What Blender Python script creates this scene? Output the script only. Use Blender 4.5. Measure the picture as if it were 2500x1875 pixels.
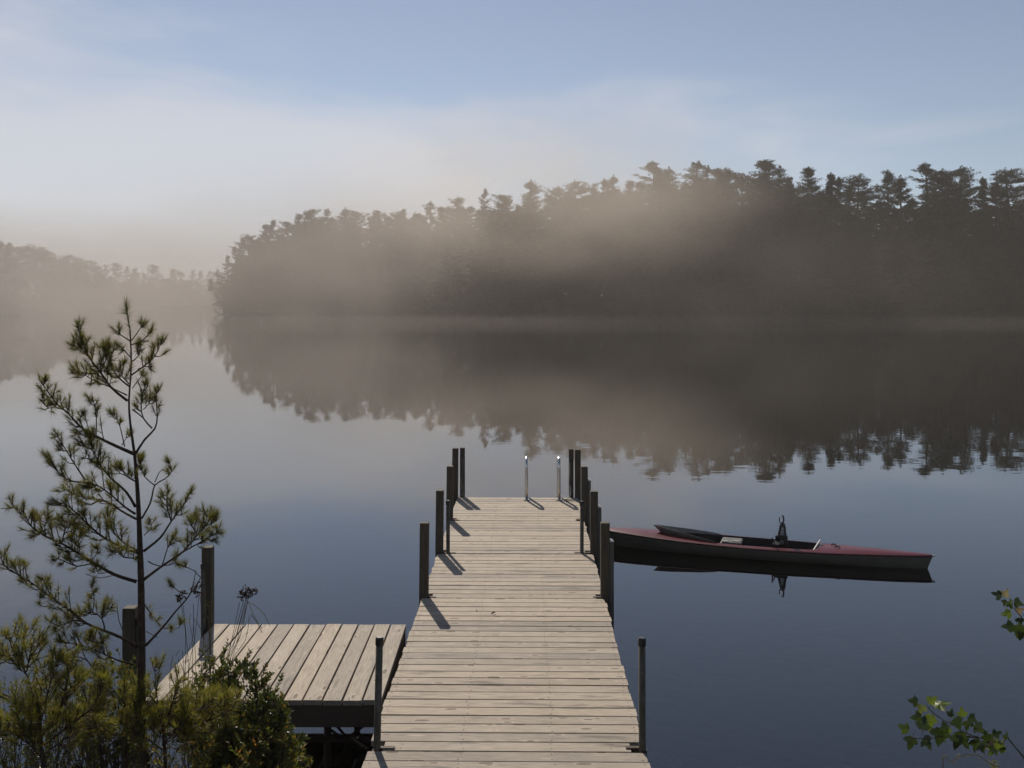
import bpy, math, random
import numpy as np
from mathutils import Vector, Matrix

for o in list(bpy.data.objects):
    bpy.data.objects.remove(o, do_unlink=True)
SC = bpy.context.scene
COL = SC.collection
R = math.radians

# ------------------------------------------------------------------ camera
CAM_H = 3.54
F = 2431.0            # focal length in pixels of a 2500 px wide frame (35 mm lens)
HOR = 740.0           # horizon row in that frame
cd = bpy.data.cameras.new('camera'); cam = bpy.data.objects.new('camera', cd); COL.objects.link(cam)
cam.location = (0, 0, CAM_H); cam.rotation_euler = (R(90), 0, 0)
cd.sensor_width = 36; cd.lens = 35; cd.shift_y = -(937.5 - HOR) / 2500
cd.clip_start = 0.05; cd.clip_end = 20000
SC.camera = cam

# ------------------------------------------------------------------ sky, sun, exposure
SUN_EL = R(37); SUN_AZ = R(-16)          # azimuth measured from +Y towards +X
w = bpy.data.worlds.new('World'); SC.world = w; w.use_nodes = True
nt = w.node_tree; nt.nodes.clear()
N = nt.nodes.new; L = nt.links.new
sky = N('ShaderNodeTexSky'); sky.sky_type = 'NISHITA'; sky.sun_disc = False
sky.sun_elevation = SUN_EL; sky.sun_rotation = SUN_AZ
sky.altitude = 300; sky.air_density = 1.0; sky.dust_density = 0.1; sky.ozone_density = 3.0
tc = N('ShaderNodeTexCoord')
sep = N('ShaderNodeSeparateXYZ'); L(tc.outputs['Generated'], sep.inputs[0])
# a soft fog bank low in the sky, higher towards the left, with a ragged upper edge
mp = N('ShaderNodeMapping'); mp.inputs['Scale'].default_value = (1.3, 1.3, 4.5); mp.inputs['Location'].default_value = (0.35, 0.2, 0.1)
L(tc.outputs['Generated'], mp.inputs[0])
cn = N('ShaderNodeTexNoise'); cn.inputs['Scale'].default_value = 2.1; cn.inputs['Detail'].default_value = 6; cn.inputs['Roughness'].default_value = 0.52; cn.inputs['Distortion'].default_value = 0.35
L(mp.outputs[0], cn.inputs['Vector'])
def vm(op, a, b_):
    nd = N('ShaderNodeMath'); nd.operation = op
    for i, v in enumerate((a, b_)):
        if isinstance(v, (int, float)): nd.inputs[i].default_value = v
        else: L(v, nd.inputs[i])
    return nd.outputs[0]
thr = vm('ADD', vm('MULTIPLY', sep.outputs['X'], -0.22), 0.13)
thr = vm('ADD', thr, vm('MULTIPLY', vm('SUBTRACT', cn.outputs['Fac'], 0.5), 0.62))
dif = vm('SUBTRACT', thr, sep.outputs['Z'])
cr = N('ShaderNodeMapRange'); cr.interpolation_type = 'SMOOTHSTEP'
cr.inputs['From Min'].default_value = -0.11; cr.inputs['From Max'].default_value = 0.11
cr.inputs['To Min'].default_value = 0.0; cr.inputs['To Max'].default_value = 0.72
L(dif, cr.inputs['Value'])
mix = N('ShaderNodeMix'); mix.data_type = 'RGBA'
L(cr.outputs[0], mix.inputs['Factor']); L(sky.outputs[0], mix.inputs['A']); mix.inputs['B'].default_value = (9.3, 9.5, 9.8, 1)
hs = N('ShaderNodeHueSaturation'); hs.inputs['Saturation'].default_value = 0.73; hs.inputs['Value'].default_value = 0.80
L(mix.outputs['Result'], hs.inputs['Color'])
bg = N('ShaderNodeBackground'); bg.inputs['Strength'].default_value = 0.09
lv_ = N('ShaderNodeMix'); lv_.data_type = 'RGBA'; lv_.blend_type = 'MULTIPLY'; lv_.inputs['Factor'].default_value = 1.0
L(hs.outputs[0], lv_.inputs['A']); lv_.inputs['B'].default_value = (1.01, 0.995, 1.02, 1)
L(lv_.outputs['Result'], bg.inputs['Color'])
wo = N('ShaderNodeOutputWorld'); L(bg.outputs[0], wo.inputs['Surface'])

sd = bpy.data.lights.new('sun', 'SUN'); sd.energy = 5.0; sd.angle = R(0.6); sd.color = (1.0, 0.895, 0.765)
sun = bpy.data.objects.new('sun', sd); COL.objects.link(sun)
sdir = Vector((math.sin(SUN_AZ) * math.cos(SUN_EL), math.cos(SUN_AZ) * math.cos(SUN_EL), math.sin(SUN_EL)))
sun.rotation_euler = sdir.to_track_quat('Z', 'Y').to_euler(); sun.location = sdir * 60

vs = SC.view_settings
vs.view_transform = 'Standard'; vs.look = 'None'; vs.exposure = 0.0; vs.gamma = 1.0; vs.use_curve_mapping = False
SC.render.engine = 'CYCLES'
cy = SC.cycles
cy.use_denoising = True
try:
    cy.denoiser = 'OPENIMAGEDENOISE'
    cy.denoising_prefilter = 'ACCURATE'
except Exception:
    pass
cy.max_bounces = 8; cy.diffuse_bounces = 3; cy.glossy_bounces = 3; cy.transmission_bounces = 4
cy.use_adaptive_sampling = True; cy.adaptive_threshold = 0.02; cy.volume_step_rate = 1.5
cy.volume_bounces = 1; cy.transparent_max_bounces = 12
cy.caustics_reflective = False; cy.caustics_refractive = False
cy.sample_clamp_indirect = 4.0; cy.sample_clamp_direct = 0.0

# ------------------------------------------------------------------ helpers
rng = random.Random(7)
def P(x, y, Y):
    """A point at depth Y that the photograph shows at pixel (x, y)."""
    return Vector(((x - 1250) * Y / F, Y, CAM_H - (y - HOR) * Y / F))

class MB:
    def __init__(s): s.v = []; s.f = []; s.m = []
    def add(s, vs, fs, mi=0):
        b = len(s.v); s.v.extend([tuple(p) for p in vs])
        s.f.extend([tuple(i + b for i in f) for f in fs]); s.m.extend([mi] * len(fs))
    def box(s, x0, x1, y0, y1, z0, z1, mi=0, M=None):
        vs = [Vector(p) for p in ((x0,y0,z0),(x1,y0,z0),(x1,y1,z0),(x0,y1,z0),(x0,y0,z1),(x1,y0,z1),(x1,y1,z1),(x0,y1,z1))]
        if M: vs = [M @ p for p in vs]
        s.add(vs, [(0,3,2,1),(4,5,6,7),(0,1,5,4),(1,2,6,5),(2,3,7,6),(3,0,4,7)], mi)
    def cbox(s, x0, x1, y0, y1, z0, z1, c=0.006, mi=0):
        """A box with chamfered vertical and top edges."""
        def ring(i, z): 
            return [(x0+i+c,y0+i,z),(x1-i-c,y0+i,z),(x1-i,y0+i+c,z),(x1-i,y1-i-c,z),(x1-i-c,y1-i,z),(x0+i+c,y1-i,z),(x0+i,y1-i-c,z),(x0+i,y0+i+c,z)]
        rs = ring(0, z0) + ring(0, z1 - c) + ring(c, z1)
        fs = [tuple(range(7, -1, -1)), tuple(range(16, 24))]
        for k in (0, 8):
            for i in range(8): j = (i + 1) % 8; fs.append((k+i, k+j, k+8+j, k+8+i))
        s.add(rs, fs, mi)
    def tube(s, pts, rad, n=6, mi=0, cap=True):
        pts = [Vector(p) for p in pts]
        if not hasattr(rad, '__len__'): rad = [rad] * len(pts)
        up = Vector((0.13, 0.31, 1)).normalized(); vs = []; fs = []
        t0 = (pts[1] - pts[0]).normalized()
        u = t0.cross(up); u = u.normalized() if u.length > 1e-5 else Vector((1, 0, 0))
        for i, p in enumerate(pts):
            a = pts[max(0, i - 1)]; b = pts[min(len(pts) - 1, i + 1)]
            t = (b - a); t = t.normalized() if t.length > 1e-9 else t0
            u = (u - t * u.dot(t)); u = u.normalized() if u.length > 1e-6 else t.orthogonal().normalized()
            q = t.cross(u)
            for k in range(n):
                an = 2 * math.pi * k / n
                vs.append(p + (u * math.cos(an) + q * math.sin(an)) * rad[i])
        for i in range(len(pts) - 1):
            for k in range(n):
                k2 = (k + 1) % n
                fs.append((i*n+k, i*n+k2, (i+1)*n+k2, (i+1)*n+k))
        if cap:
            fs.append(tuple(range(n - 1, -1, -1))); fs.append(tuple((len(pts)-1)*n + k for k in range(n)))
        s.add(vs, fs, mi)
    def mesh(s, name, mats, smooth=False):
        me = bpy.data.meshes.new(name); me.from_pydata(s.v, [], s.f)
        for m in (mats if isinstance(mats, (list, tuple)) else [mats]): me.materials.append(m)
        if any(s.m): me.polygons.foreach_set('material_index', s.m)
        if smooth: me.polygons.foreach_set('use_smooth', [True] * len(me.polygons))
        me.update(); return me
    def build(s, name, mats, parent=None, smooth=False):
        return place(name, s.mesh(name, mats, smooth), parent)

def place(name, me, parent=None, loc=(0,0,0), rot=(0,0,0), scale=(1,1,1)):
    o = bpy.data.objects.new(name, me); COL.objects.link(o)
    o.location = loc; o.rotation_euler = rot; o.scale = scale
    if parent is not None: o.parent = parent
    return o
def tag(o, label=None, cat=None, group=None, kind=None):
    if label: o['label'] = label
    if cat: o['category'] = cat
    if group: o['group'] = group
    if kind: o['kind'] = kind
    return o
def empty(name, loc=(0,0,0), **kw):
    o = bpy.data.objects.new(name, None); COL.objects.link(o); o.location = loc; o.empty_display_size = 0.1
    return tag(o, **kw)
def unit(p): return p.normalized() if p.length > 1e-9 else Vector((0, 0, 1))
def rvec(r): 
    while True:
        v = Vector((r.uniform(-1, 1), r.uniform(-1, 1), r.uniform(-1, 1)))
        if 0.05 < v.length < 1: return v.normalized()
def resample(pts, step):
    """Smooth resampling of a polyline (Catmull-Rom)."""
    pts = [Vector(p) for p in pts]; out = []
    for i in range(len(pts) - 1):
        p0 = pts[max(0, i-1)]; p1 = pts[i]; p2 = pts[i+1]; p3 = pts[min(len(pts)-1, i+2)]
        n = max(1, int((p2 - p1).length / step))
        for k in range(n):
            t = k / n
            out.append(0.5 * ((2*p1) + (p2-p0)*t + (2*p0-5*p1+4*p2-p3)*t*t + (3*p1-p0-3*p2+p3)*t**3))
    out.append(pts[-1]); return out

# ------------------------------------------------------------------ materials
class Mat:
    def __init__(s, name):
        s.m = bpy.data.materials.new(name); s.m.use_nodes = True; s.t = s.m.node_tree; s.t.nodes.clear()
        s.out = s.n('ShaderNodeOutputMaterial')
    def n(s, typ, **kw):
        nd = s.t.nodes.new(typ)
        for k, v in kw.items():
            if k in nd.bl_rna.properties: setattr(nd, k, v)
        return nd
    def l(s, a, b): s.t.links.new(a, b)
    def coord(s, scale=(1,1,1), rand=True, out='Object'):
        tc = s.n('ShaderNodeTexCoord'); mp = s.n('ShaderNodeMapping'); mp.inputs['Scale'].default_value = scale
        v = tc.outputs[out]
        if rand:
            oi = s.n('ShaderNodeObjectInfo'); ml = s.n('ShaderNodeVectorMath', operation='MULTIPLY'); ml.inputs[1].default_value = (37.0, 53.0, 71.0)
            s.l(oi.outputs['Random'], ml.inputs[0])
            ad = s.n('ShaderNodeVectorMath', operation='ADD'); s.l(v, ad.inputs[0]); s.l(ml.outputs[0], ad.inputs[1]); v = ad.outputs[0]
        s.l(v, mp.inputs[0]); return mp.outputs[0]
    def noise(s, vec, scale, detail=4, rough=0.55):
        nd = s.n('ShaderNodeTexNoise'); nd.inputs['Scale'].default_value = scale; nd.inputs['Detail'].default_value = detail; nd.inputs['Roughness'].default_value = rough
        if vec is not None: s.l(vec, nd.inputs['Vector'])
        return nd.outputs['Fac']
    def ramp(s, fac, stops):
        nd = s.n('ShaderNodeValToRGB'); e = nd.color_ramp.elements
        while len(e) < len(stops): e.new(0.5)
        for el, (p, c) in zip(e, stops): el.position = p; el.color = (*c, 1) if len(c) == 3 else c
        s.l(fac, nd.inputs[0]); return nd.outputs[0]
    def mr(s, v, a, b, c=0.0, d=1.0, smooth=False):
        nd = s.n('ShaderNodeMapRange')
        if smooth: nd.interpolation_type = 'SMOOTHSTEP'
        for i, x in zip(('From Min','From Max','To Min','To Max'), (a, b, c, d)): nd.inputs[i].default_value = x
        s.l(v, nd.inputs['Value']); return nd.outputs[0]
    def mix(s, fac, a, b, mode='MIX'):
        nd = s.n('ShaderNodeMix', data_type='RGBA', blend_type=mode)
        for k, v in (('Factor', fac), ('A', a), ('B', b)):
            if isinstance(v, (int, float)): nd.inputs[k].default_value = v
            elif isinstance(v, tuple): nd.inputs[k].default_value = (*v, 1)
            else: s.l(v, nd.inputs[k])
        return nd.outputs['Result']
    def math(s, op, a, b=None):
        nd = s.n('ShaderNodeMath', operation=op)
        for i, v in enumerate((a, b)):
            if v is None: continue
            if isinstance(v, (int, float)): nd.inputs[i].default_value = v
            else: s.l(v, nd.inputs[i])
        return nd.outputs[0]
    def bump(s, h, strength, dist):
        nd = s.n('ShaderNodeBump'); nd.inputs['Strength'].default_value = strength; nd.inputs['Distance'].default_value = dist
        s.l(h, nd.inputs['Height']); return nd.outputs[0]
    def princ(s, color, rough=0.6, spec=0.5, metal=0.0, normal=None, **kw):
        p = s.n('ShaderNodeBsdfPrincipled')
        for k, v in (('Base Color', color), ('Roughness', rough), ('Specular IOR Level', spec), ('Metallic', metal)):
            if isinstance(v, (int, float)): p.inputs[k].default_value = v
            elif isinstance(v, tuple): p.inputs[k].default_value = (*v, 1)
            else: s.l(v, p.inputs[k])
        for k, v in kw.items(): p.inputs[k].default_value = v
        if normal is not None: s.l(normal, p.inputs['Normal'])
        return p.outputs[0]
    def done(s, sh, slot='Surface'): s.l(sh, s.out.inputs[slot]); return s.m

def mat_wood(name, pale=(0.415,0.366,0.298), dark=(0.245,0.212,0.172), tint=0.25):
    m = Mat(name); c1 = m.coord((1.2, 14, 14)); c2 = m.coord((1, 1, 1)); c3 = m.coord((5, 15, 5)); c4 = m.coord((0.9, 6, 3))
    oi = m.n('ShaderNodeObjectInfo')
    base = m.mix(m.mr(m.noise(c1, 6, 6, 0.62), 0.33, 0.68), dark, pale)
    tone = m.ramp(oi.outputs['Random'], [(0, (0.74,0.74,0.76)), (0.35, (0.98,0.97,0.95)), (0.7, (1.08,1.04,0.99)), (1, (0.88,0.85,0.83))])
    base = m.mix(1.0, base, tone, 'MULTIPLY')
    blot = m.mr(m.noise(c2, 2.3, 3), 0.45, 0.72, smooth=True)
    base = m.mix(m.math('MULTIPLY', blot, 0.35), base, (0.43, 0.378, 0.318))
    st = m.mr(m.noise(c4, 1.6, 4, 0.6), 0.57, 0.72, smooth=True)
    base = m.mix(m.math('MULTIPLY', st, 0.75), base, (0.10, 0.083, 0.070))
    vo = m.n('ShaderNodeTexVoronoi'); vo.inputs['Scale'].default_value = 1.0; m.l(c3, vo.inputs['Vector'])
    sepc = m.n('ShaderNodeSeparateColor'); m.l(vo.outputs['Color'], sepc.inputs[0])
    on = m.math('GREATER_THAN', sepc.outputs[0], 0.60)
    size = m.mr(sepc.outputs[1], 0, 1, 0.10, 0.27)
    knot = m.math('MULTIPLY', on, m.math('LESS_THAN', vo.outputs['Distance'], size))
    halo = m.math('MULTIPLY', on, m.mr(vo.outputs['Distance'], 0.18, 0.42, 1, 0, True))
    base = m.mix(m.math('MULTIPLY', halo, 0.45), base, (0.48, 0.41, 0.335))
    base = m.mix(m.math('MULTIPLY', knot, 0.78), base, (0.085, 0.058, 0.04))
    nb = m.bump(m.noise(c1, 9, 4, 0.6), 0.35, 0.004)
    return m.done(m.princ(base, 0.78, 0.25, normal=nb))
M_WOOD = mat_wood('weathered_plank_wood')
def mat_post():
    m = Mat('treated_post_wood'); c = m.coord((16, 16, 1.2)); c2 = m.coord((1, 1, 1))
    base = m.mix(m.mr(m.noise(c, 4, 5), 0.3, 0.7), (0.050, 0.042, 0.031), (0.095, 0.080, 0.060))
    base = m.mix(m.mr(m.noise(c2, 4, 3), 0.5, 0.75), base, (0.070, 0.065, 0.052))
    return m.done(m.princ(base, 0.8, 0.25, normal=m.bump(m.noise(c, 8), 0.4, 0.004)))
M_POST = mat_post()
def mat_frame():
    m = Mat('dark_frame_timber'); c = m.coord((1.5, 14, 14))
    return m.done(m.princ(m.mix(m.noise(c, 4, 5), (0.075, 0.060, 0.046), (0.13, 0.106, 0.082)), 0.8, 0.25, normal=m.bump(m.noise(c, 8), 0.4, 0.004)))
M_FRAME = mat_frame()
def mat_galv():
    m = Mat('galvanised_pipe'); c = m.coord((1, 1, 1)); n = m.noise(c, 22, 4)
    c2 = m.coord((8, 8, 1.2)); n2 = m.noise(c2, 5, 4)
    base = m.mix(m.mr(n, 0.3, 0.7), (0.055, 0.050, 0.038), (0.12, 0.11, 0.088))
    base = m.mix(m.mr(n2, 0.52, 0.7), base, (0.05, 0.048, 0.026))
    return m.done(m.princ(base, 0.6, 0.25, 0.0, normal=m.bump(n, 0.2, 0.002)))
M_GALV = mat_galv()
def simple(name, col, rough=0.5, spec=0.5, metal=0.0, var=0.25, sc=12, bump=0.0):
    m = Mat(name); n = m.noise(m.coord(), sc, 4)
    d = tuple(x * (1 - var) for x in col); b = tuple(min(1, x * (1 + var)) for x in col)
    nb = m.bump(n, bump, 0.01) if bump else None
    return m.done(m.princ(m.mix(m.mr(n, 0.3, 0.7), d, b), rough, spec, metal, normal=nb))
M_BLACK = simple('black_plastic', (0.018, 0.018, 0.019), 0.35)
M_STEEL = simple('bright_steel_tube', (0.62, 0.61, 0.58), 0.22, 0.5, 1.0, 0.08)
M_BUMP = simple('grey_vinyl_bumper', (0.11, 0.106, 0.098), 0.65, 0.2, 0, 0.12)
M_BCAP = simple('pale_vinyl_cap', (0.70, 0.70, 0.70), 0.4, 0.5, 0, 0.06)
M_PLATE = simple('rusty_steel_plate', (0.045, 0.032, 0.024), 0.7, 0.3, 0.3)
M_NAIL = simple('rusty_nail', (0.035, 0.026, 0.02), 0.7, 0.3, 0.2)
M_ROPE = simple('pale_cord', (0.42, 0.40, 0.36), 0.8, 0.2)

def mat_water():
    m = Mat('lake_water')
    # ripples: faint swell plus light cat's-paw patches
    c = m.coord((0.55, 1.0, 1), False); c2 = m.coord((0.012, 0.02, 1), False); c3 = m.coord((0.16, 0.22, 1), False)
    patch = m.mr(m.noise(c2, 1.0, 3), 0.42, 0.66, 0.12, 1.0, True)
    h = m.math('ADD', m.math('MULTIPLY', m.math('MULTIPLY', m.noise(c, 3.2, 2, 0.4), patch), 0.55), m.math('MULTIPLY', m.noise(c3, 1.0, 2, 0.4), 0.35))
    nb = m.bump(h, 1.0, 0.0075)
    fr = m.n('ShaderNodeFresnel'); fr.inputs['IOR'].default_value = 1.68; m.l(nb, fr.inputs['Normal'])
    gl = m.n('ShaderNodeBsdfGlossy'); gl.inputs['Roughness'].default_value = 0.012; gl.inputs['Color'].default_value = (1, 1, 1, 1); m.l(nb, gl.inputs['Normal'])
    tr = m.n('ShaderNodeBsdfTransparent'); tr.inputs['Color'].default_value = (0.40, 0.47, 0.44, 1)
    mx = m.n('ShaderNodeMixShader'); m.l(fr.outputs[0], mx.inputs[0]); m.l(tr.outputs[0], mx.inputs[1]); m.l(gl.outputs[0], mx.inputs[2])
    return m.done(mx.outputs[0])
M_WATER = mat_water()
def mat_ground():
    m = Mat('soil_and_lake_bed'); c = m.coord((1, 1, 1), False)
    base = m.ramp(m.noise(c, 3.5, 6), [(0.3, (0.022, 0.017, 0.012)), (0.55, (0.05, 0.038, 0.026)), (0.75, (0.085, 0.065, 0.042))])
    return m.done(m.princ(base, 0.95, 0.1, normal=m.bump(m.noise(c, 14, 5), 0.8, 0.04)))
M_GROUND = mat_ground()
M_ROCK = simple('dark_shore_rock', (0.06, 0.055, 0.05), 0.85, 0.2, 0, 0.45, 6, 0.6)
M_BEDROCK = simple('pale_submerged_stone', (0.16, 0.14, 0.115), 0.85, 0.2, 0, 0.45, 6, 0.6)

def mat_leafy(name, stops, trans=0.4, rough=0.5, spec=0.4, island=True):
    m = Mat(name)
    g = m.n('ShaderNodeNewGeometry') if island else m.n('ShaderNodeObjectInfo')
    col = m.ramp(g.outputs['Random Per Island' if island else 'Random'], stops)
    p = m.princ(col, rough, spec)
    t = m.n('ShaderNodeBsdfTranslucent'); m.l(m.mix(1.0, col, (1.6, 1.7, 0.9), 'MULTIPLY'), t.inputs['Color'])
    mx = m.n('ShaderNodeMixShader'); mx.inputs[0].default_value = trans; m.l(p, mx.inputs[1]); m.l(t.outputs[0], mx.inputs[2])
    return m.done(mx.outputs[0])
M_NEEDLE = mat_leafy('pine_needles', [(0, (0.045,0.055,0.016)), (0.45, (0.085,0.088,0.024)), (0.8, (0.15,0.135,0.036)), (0.95, (0.20,0.14,0.045)), (1, (0.18,0.085,0.035))], 0.38)
M_LOWNEEDLE = mat_leafy('low_pine_needles', [(0, (0.06,0.072,0.018)), (0.5, (0.125,0.128,0.03)), (0.85, (0.20,0.165,0.042)), (1, (0.24,0.135,0.045))], 0.42)
M_SHRUB = mat_leafy('shrub_leaves', [(0, (0.04,0.058,0.018)), (0.55, (0.068,0.085,0.025)), (0.85, (0.11,0.115,0.03)), (0.95, (0.16,0.11,0.03)), (1, (0.22,0.09,0.03))], 0.3, 0.32, 0.5)
M_MAPLE = mat_leafy('maple_leaves', [(0, (0.022,0.034,0.010)), (0.70, (0.036,0.052,0.015)), (0.72, (0.085,0.125,0.018)), (0.94, (0.10,0.13,0.022)), (0.955, (0.24,0.19,0.15)), (1, (0.22,0.15,0.11))], 0.28, 0.3, 0.5, False)
M_BARK = simple('pine_bark', (0.055, 0.040, 0.030), 0.9, 0.2, 0, 0.45, 30, 0.7)
M_TWIG = simple('grey_brown_twig', (0.075, 0.056, 0.042), 0.85, 0.2, 0, 0.4, 30)
M_DRY = simple('dry_grass_stalk', (0.16, 0.125, 0.06), 0.8, 0.2, 0, 0.3, 20)
M_SEED = simple('brown_seed_head', (0.06, 0.032, 0.018), 0.9, 0.1, 0, 0.5, 60)
M_FBARK = simple('far_tree_bark', (0.05, 0.04, 0.032), 0.9, 0.1, 0, 0.3, 2)
def mat_far(name, a, b):
    m = Mat(name); g = m.n('ShaderNodeNewGeometry'); oi = m.n('ShaderNodeObjectInfo')
    col = m.mix(g.outputs['Random Per Island'], a, b)
    col = m.mix(m.math('MULTIPLY', oi.outputs['Random'], 0.5), col, tuple(x * 0.6 for x in a))
    p = m.princ(col, 0.8, 0.15); t = m.n('ShaderNodeBsdfTranslucent'); m.l(col, t.inputs['Color'])
    mx = m.n('ShaderNodeMixShader'); mx.inputs[0].default_value = 0.25; m.l(p, mx.inputs[1]); m.l(t.outputs[0], mx.inputs[2])
    return m.done(mx.outputs[0])
M_FPINE = mat_far('far_pine_foliage', (0.028,0.036,0.018), (0.05,0.058,0.026))
M_FLEAF = mat_far('far_broadleaf_foliage', (0.045,0.05,0.02), (0.085,0.08,0.03))
M_RED = simple('faded_red_gelcoat', (0.105, 0.015, 0.019), 0.30, 0.5, 0, 0.12, 3)
M_HULL = simple('grey_beige_hull', (0.125, 0.118, 0.095), 0.45, 0.3, 0, 0.10, 3)
M_DARKRED = simple('dark_red_rail', (0.05, 0.010, 0.012), 0.5, 0.4)
M_INNER = simple('dark_cockpit_liner', (0.02, 0.018, 0.017), 0.7, 0.3)
M_GREYBOX = simple('dull_grey_plastic', (0.18, 0.175, 0.16), 0.5, 0.4)
M_WHITE = simple('white_plastic', (0.62, 0.61, 0.57), 0.5, 0.4, 0, 0.08)

# ------------------------------------------------------------------ ground, lake
shore_px = [(-120, 330), (-86, 299), (-60, 280), (-27, 261), (-2, 206), (18.7, 188), (60, 190), (100, 196), (200, 205), (420, 230)]
def main_shore(x): return float(np.interp(x, [p[0] for p in shore_px], [p[1] for p in shore_px]))
def left_shore(y): return float(np.interp(y, [0, 250, 380, 500, 727, 760], [-260, -215, -195, -222, -264, -300]))
def near_shore(x): return float(np.interp(x, [-30, -6, -2.6, -1.7, -1.0, 0, 2, 4, 30], [7.4, 6.9, 6.9, 6.7, 6.1, 5.6, 5.0, 4.4, 3.5]))
def ground_h(x, y):
    n = 0.06 * math.sin(x * 2.1 + 1.3 * math.sin(y * 1.7)) + 0.04 * math.sin(y * 3.3 + x)
    d = near_shore(x) - y
    zn = (0.24 * d + n * min(1, abs(d))) if d > 0 else max(-4.0, 0.17 * d + n * 0.6)
    zn = min(zn, 1.75 + 0.03 * max(0, -y))
    s = main_shore(x)
    dm = min(y - s, (x + 90) * 0.9, s + 46 - y)
    zm = max(-4.0, min(5.0, dm * 0.22)) + (0.15 * math.sin(x * 0.5) if dm > 0 else 0)
    dl = min(left_shore(y) - x, (735 - y) * 0.5)
    zl = max(-4.0, min(4.0, dl * 0.15))
    db = y - 800 - 12 * math.sin(x * 0.02)
    zb = max(-4.0, min(6.0, db * 0.1))
    return max(zn, zm, zl, zb)
def axis(parts):
    a = []
    for (s, e, st) in parts: a += list(np.arange(s, e, st))
    return sorted(set(round(float(t), 3) for t in a))
gx = axis([(-3000, -700, 230), (-700, -300, 40), (-300, -120, 8), (-120, 130, 3), (-16, 10, 0.25), (130, 500, 30), (500, 3001, 250)])
gy = axis([(-60, -6, 6), (-6, 14, 0.25), (14, 150, 8), (150, 350, 3), (350, 790, 12), (790, 860, 8), (860, 4001, 300)])
gv = [(x, y, ground_h(x, y)) for y in gy for x in gx]
nx = len(gx)
gf = [(j*nx+i, j*nx+i+1, (j+1)*nx+i+1, (j+1)*nx+i) for j in range(len(gy)-1) for i in range(nx-1)]
g = MB(); g.add(gv, gf); tag(g.build('ground', M_GROUND, smooth=True), kind='structure')
wt = MB(); wt.add([(-3000,-60,0),(3000,-60,0),(3000,4000,0),(-3000,4000,0)], [(0,1,2,3)])
tag(wt.build('water', M_WATER), kind='structure')

# ------------------------------------------------------------------ dock
DZ = 0.60
def axis_x(Y): return -0.13 + 0.0145 * Y
DROT = -0.0145
def plank_mesh(name, ln, wd, th, nails, seed):
    r = random.Random(seed); b = MB(); h = ln / 2; v = wd / 2; c = 0.002
    prof = [(-v, -th), (v, -th), (v, -c), (v - c, 0), (-v + c, 0), (-v, -c)]
    e0 = [(-h, p[0], p[1]) for p in prof]; e1 = [(h, p[0], p[1]) for p in prof]
    fs = [tuple(range(5, -1, -1)), tuple(range(6, 12))] + [(i, (i+1) % 6, 6 + (i+1) % 6, 6 + i) for i in range(6)]
    b.add(e0 + e1, [tuple(reversed(f)) for f in fs])
    for x in nails:
        for y in (-wd * 0.27, wd * 0.27):
            cx = x + r.uniform(-.012, .012); cyy = y + r.uniform(-.012, .012); rr = r.uniform(.0045, .0065)
            b.add([(cx + rr*math.cos(a*math.pi/3), cyy + rr*math.sin(a*math.pi/3), 0.0012) for a in range(6)], [tuple(range(6))], 1)
    return b.mesh(name, [M_WOOD, M_NAIL])
W = 1.83
dock = empty('dock', (axis_x(9.9), 9.9, 0), label='long weathered grey plank dock running straight out over the lake', cat='dock')
dock.rotation_euler.z = DROT
def dl(X, Y, z=0.0):     # world -> dock-local
    dx = X - dock.location.x; dy = Y - dock.location.y; c, s = math.cos(-DROT), math.sin(-DROT)
    return (dx * c - dy * s, dx * s + dy * c, z)
pm = [plank_mesh('plank', W, 0.1385, 0.038, (-.875, -.30, .30, .875), k) for k in range(4)]
pm_short = plank_mesh('plank', W - 0.19, 0.1385, 0.038, (-.70, -.30, .30, .70), 9)
joints = [4.70, 6.53, 9.91, 11.68, 13.45, 15.06]
counts = [13, 24, 12, 12, 11]
pr = random.Random(3)
for j in range(5):
    a, b = joints[j], joints[j+1]; n = counts[j]; pitch = (b - a - 0.006) / n
    for i in range(n):
        y = a + pitch * (i + 0.5) - 9.9 + 0.003
        short = (i == 0 and j > 0)
        if j == 1 and i >= 6: y += 0.004
        sx = (pitch - pr.uniform(.0092, .0142)) / 0.1385
        o = place('plank', pm_short if short else pr.choice(pm), dock, (pr.uniform(-.006, .006), y, DZ + pr.uniform(-.0025, .0025)),
                  (pr.uniform(-.006, .006), pr.uniform(-.0012, .0012), pr.choice((0, math.pi)) + pr.uniform(-.0018, .0018)), (pr.uniform(.990, 1.004), sx, 1))
for s in (-0.88, 0.0, 0.88):
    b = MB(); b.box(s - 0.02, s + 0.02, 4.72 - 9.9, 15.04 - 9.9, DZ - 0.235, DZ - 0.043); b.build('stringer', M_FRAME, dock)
for yj in joints[1:]:
    b = MB(); b.box(-0.855, -0.025, yj - 9.9 - 0.06, yj - 9.9 - 0.02, DZ - 0.2, DZ - 0.045); b.box(0.025, 0.855, yj - 9.9 - 0.06, yj - 9.9 - 0.02, DZ - 0.2, DZ - 0.045); b.build('cross_beam', M_FRAME, dock)
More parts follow.
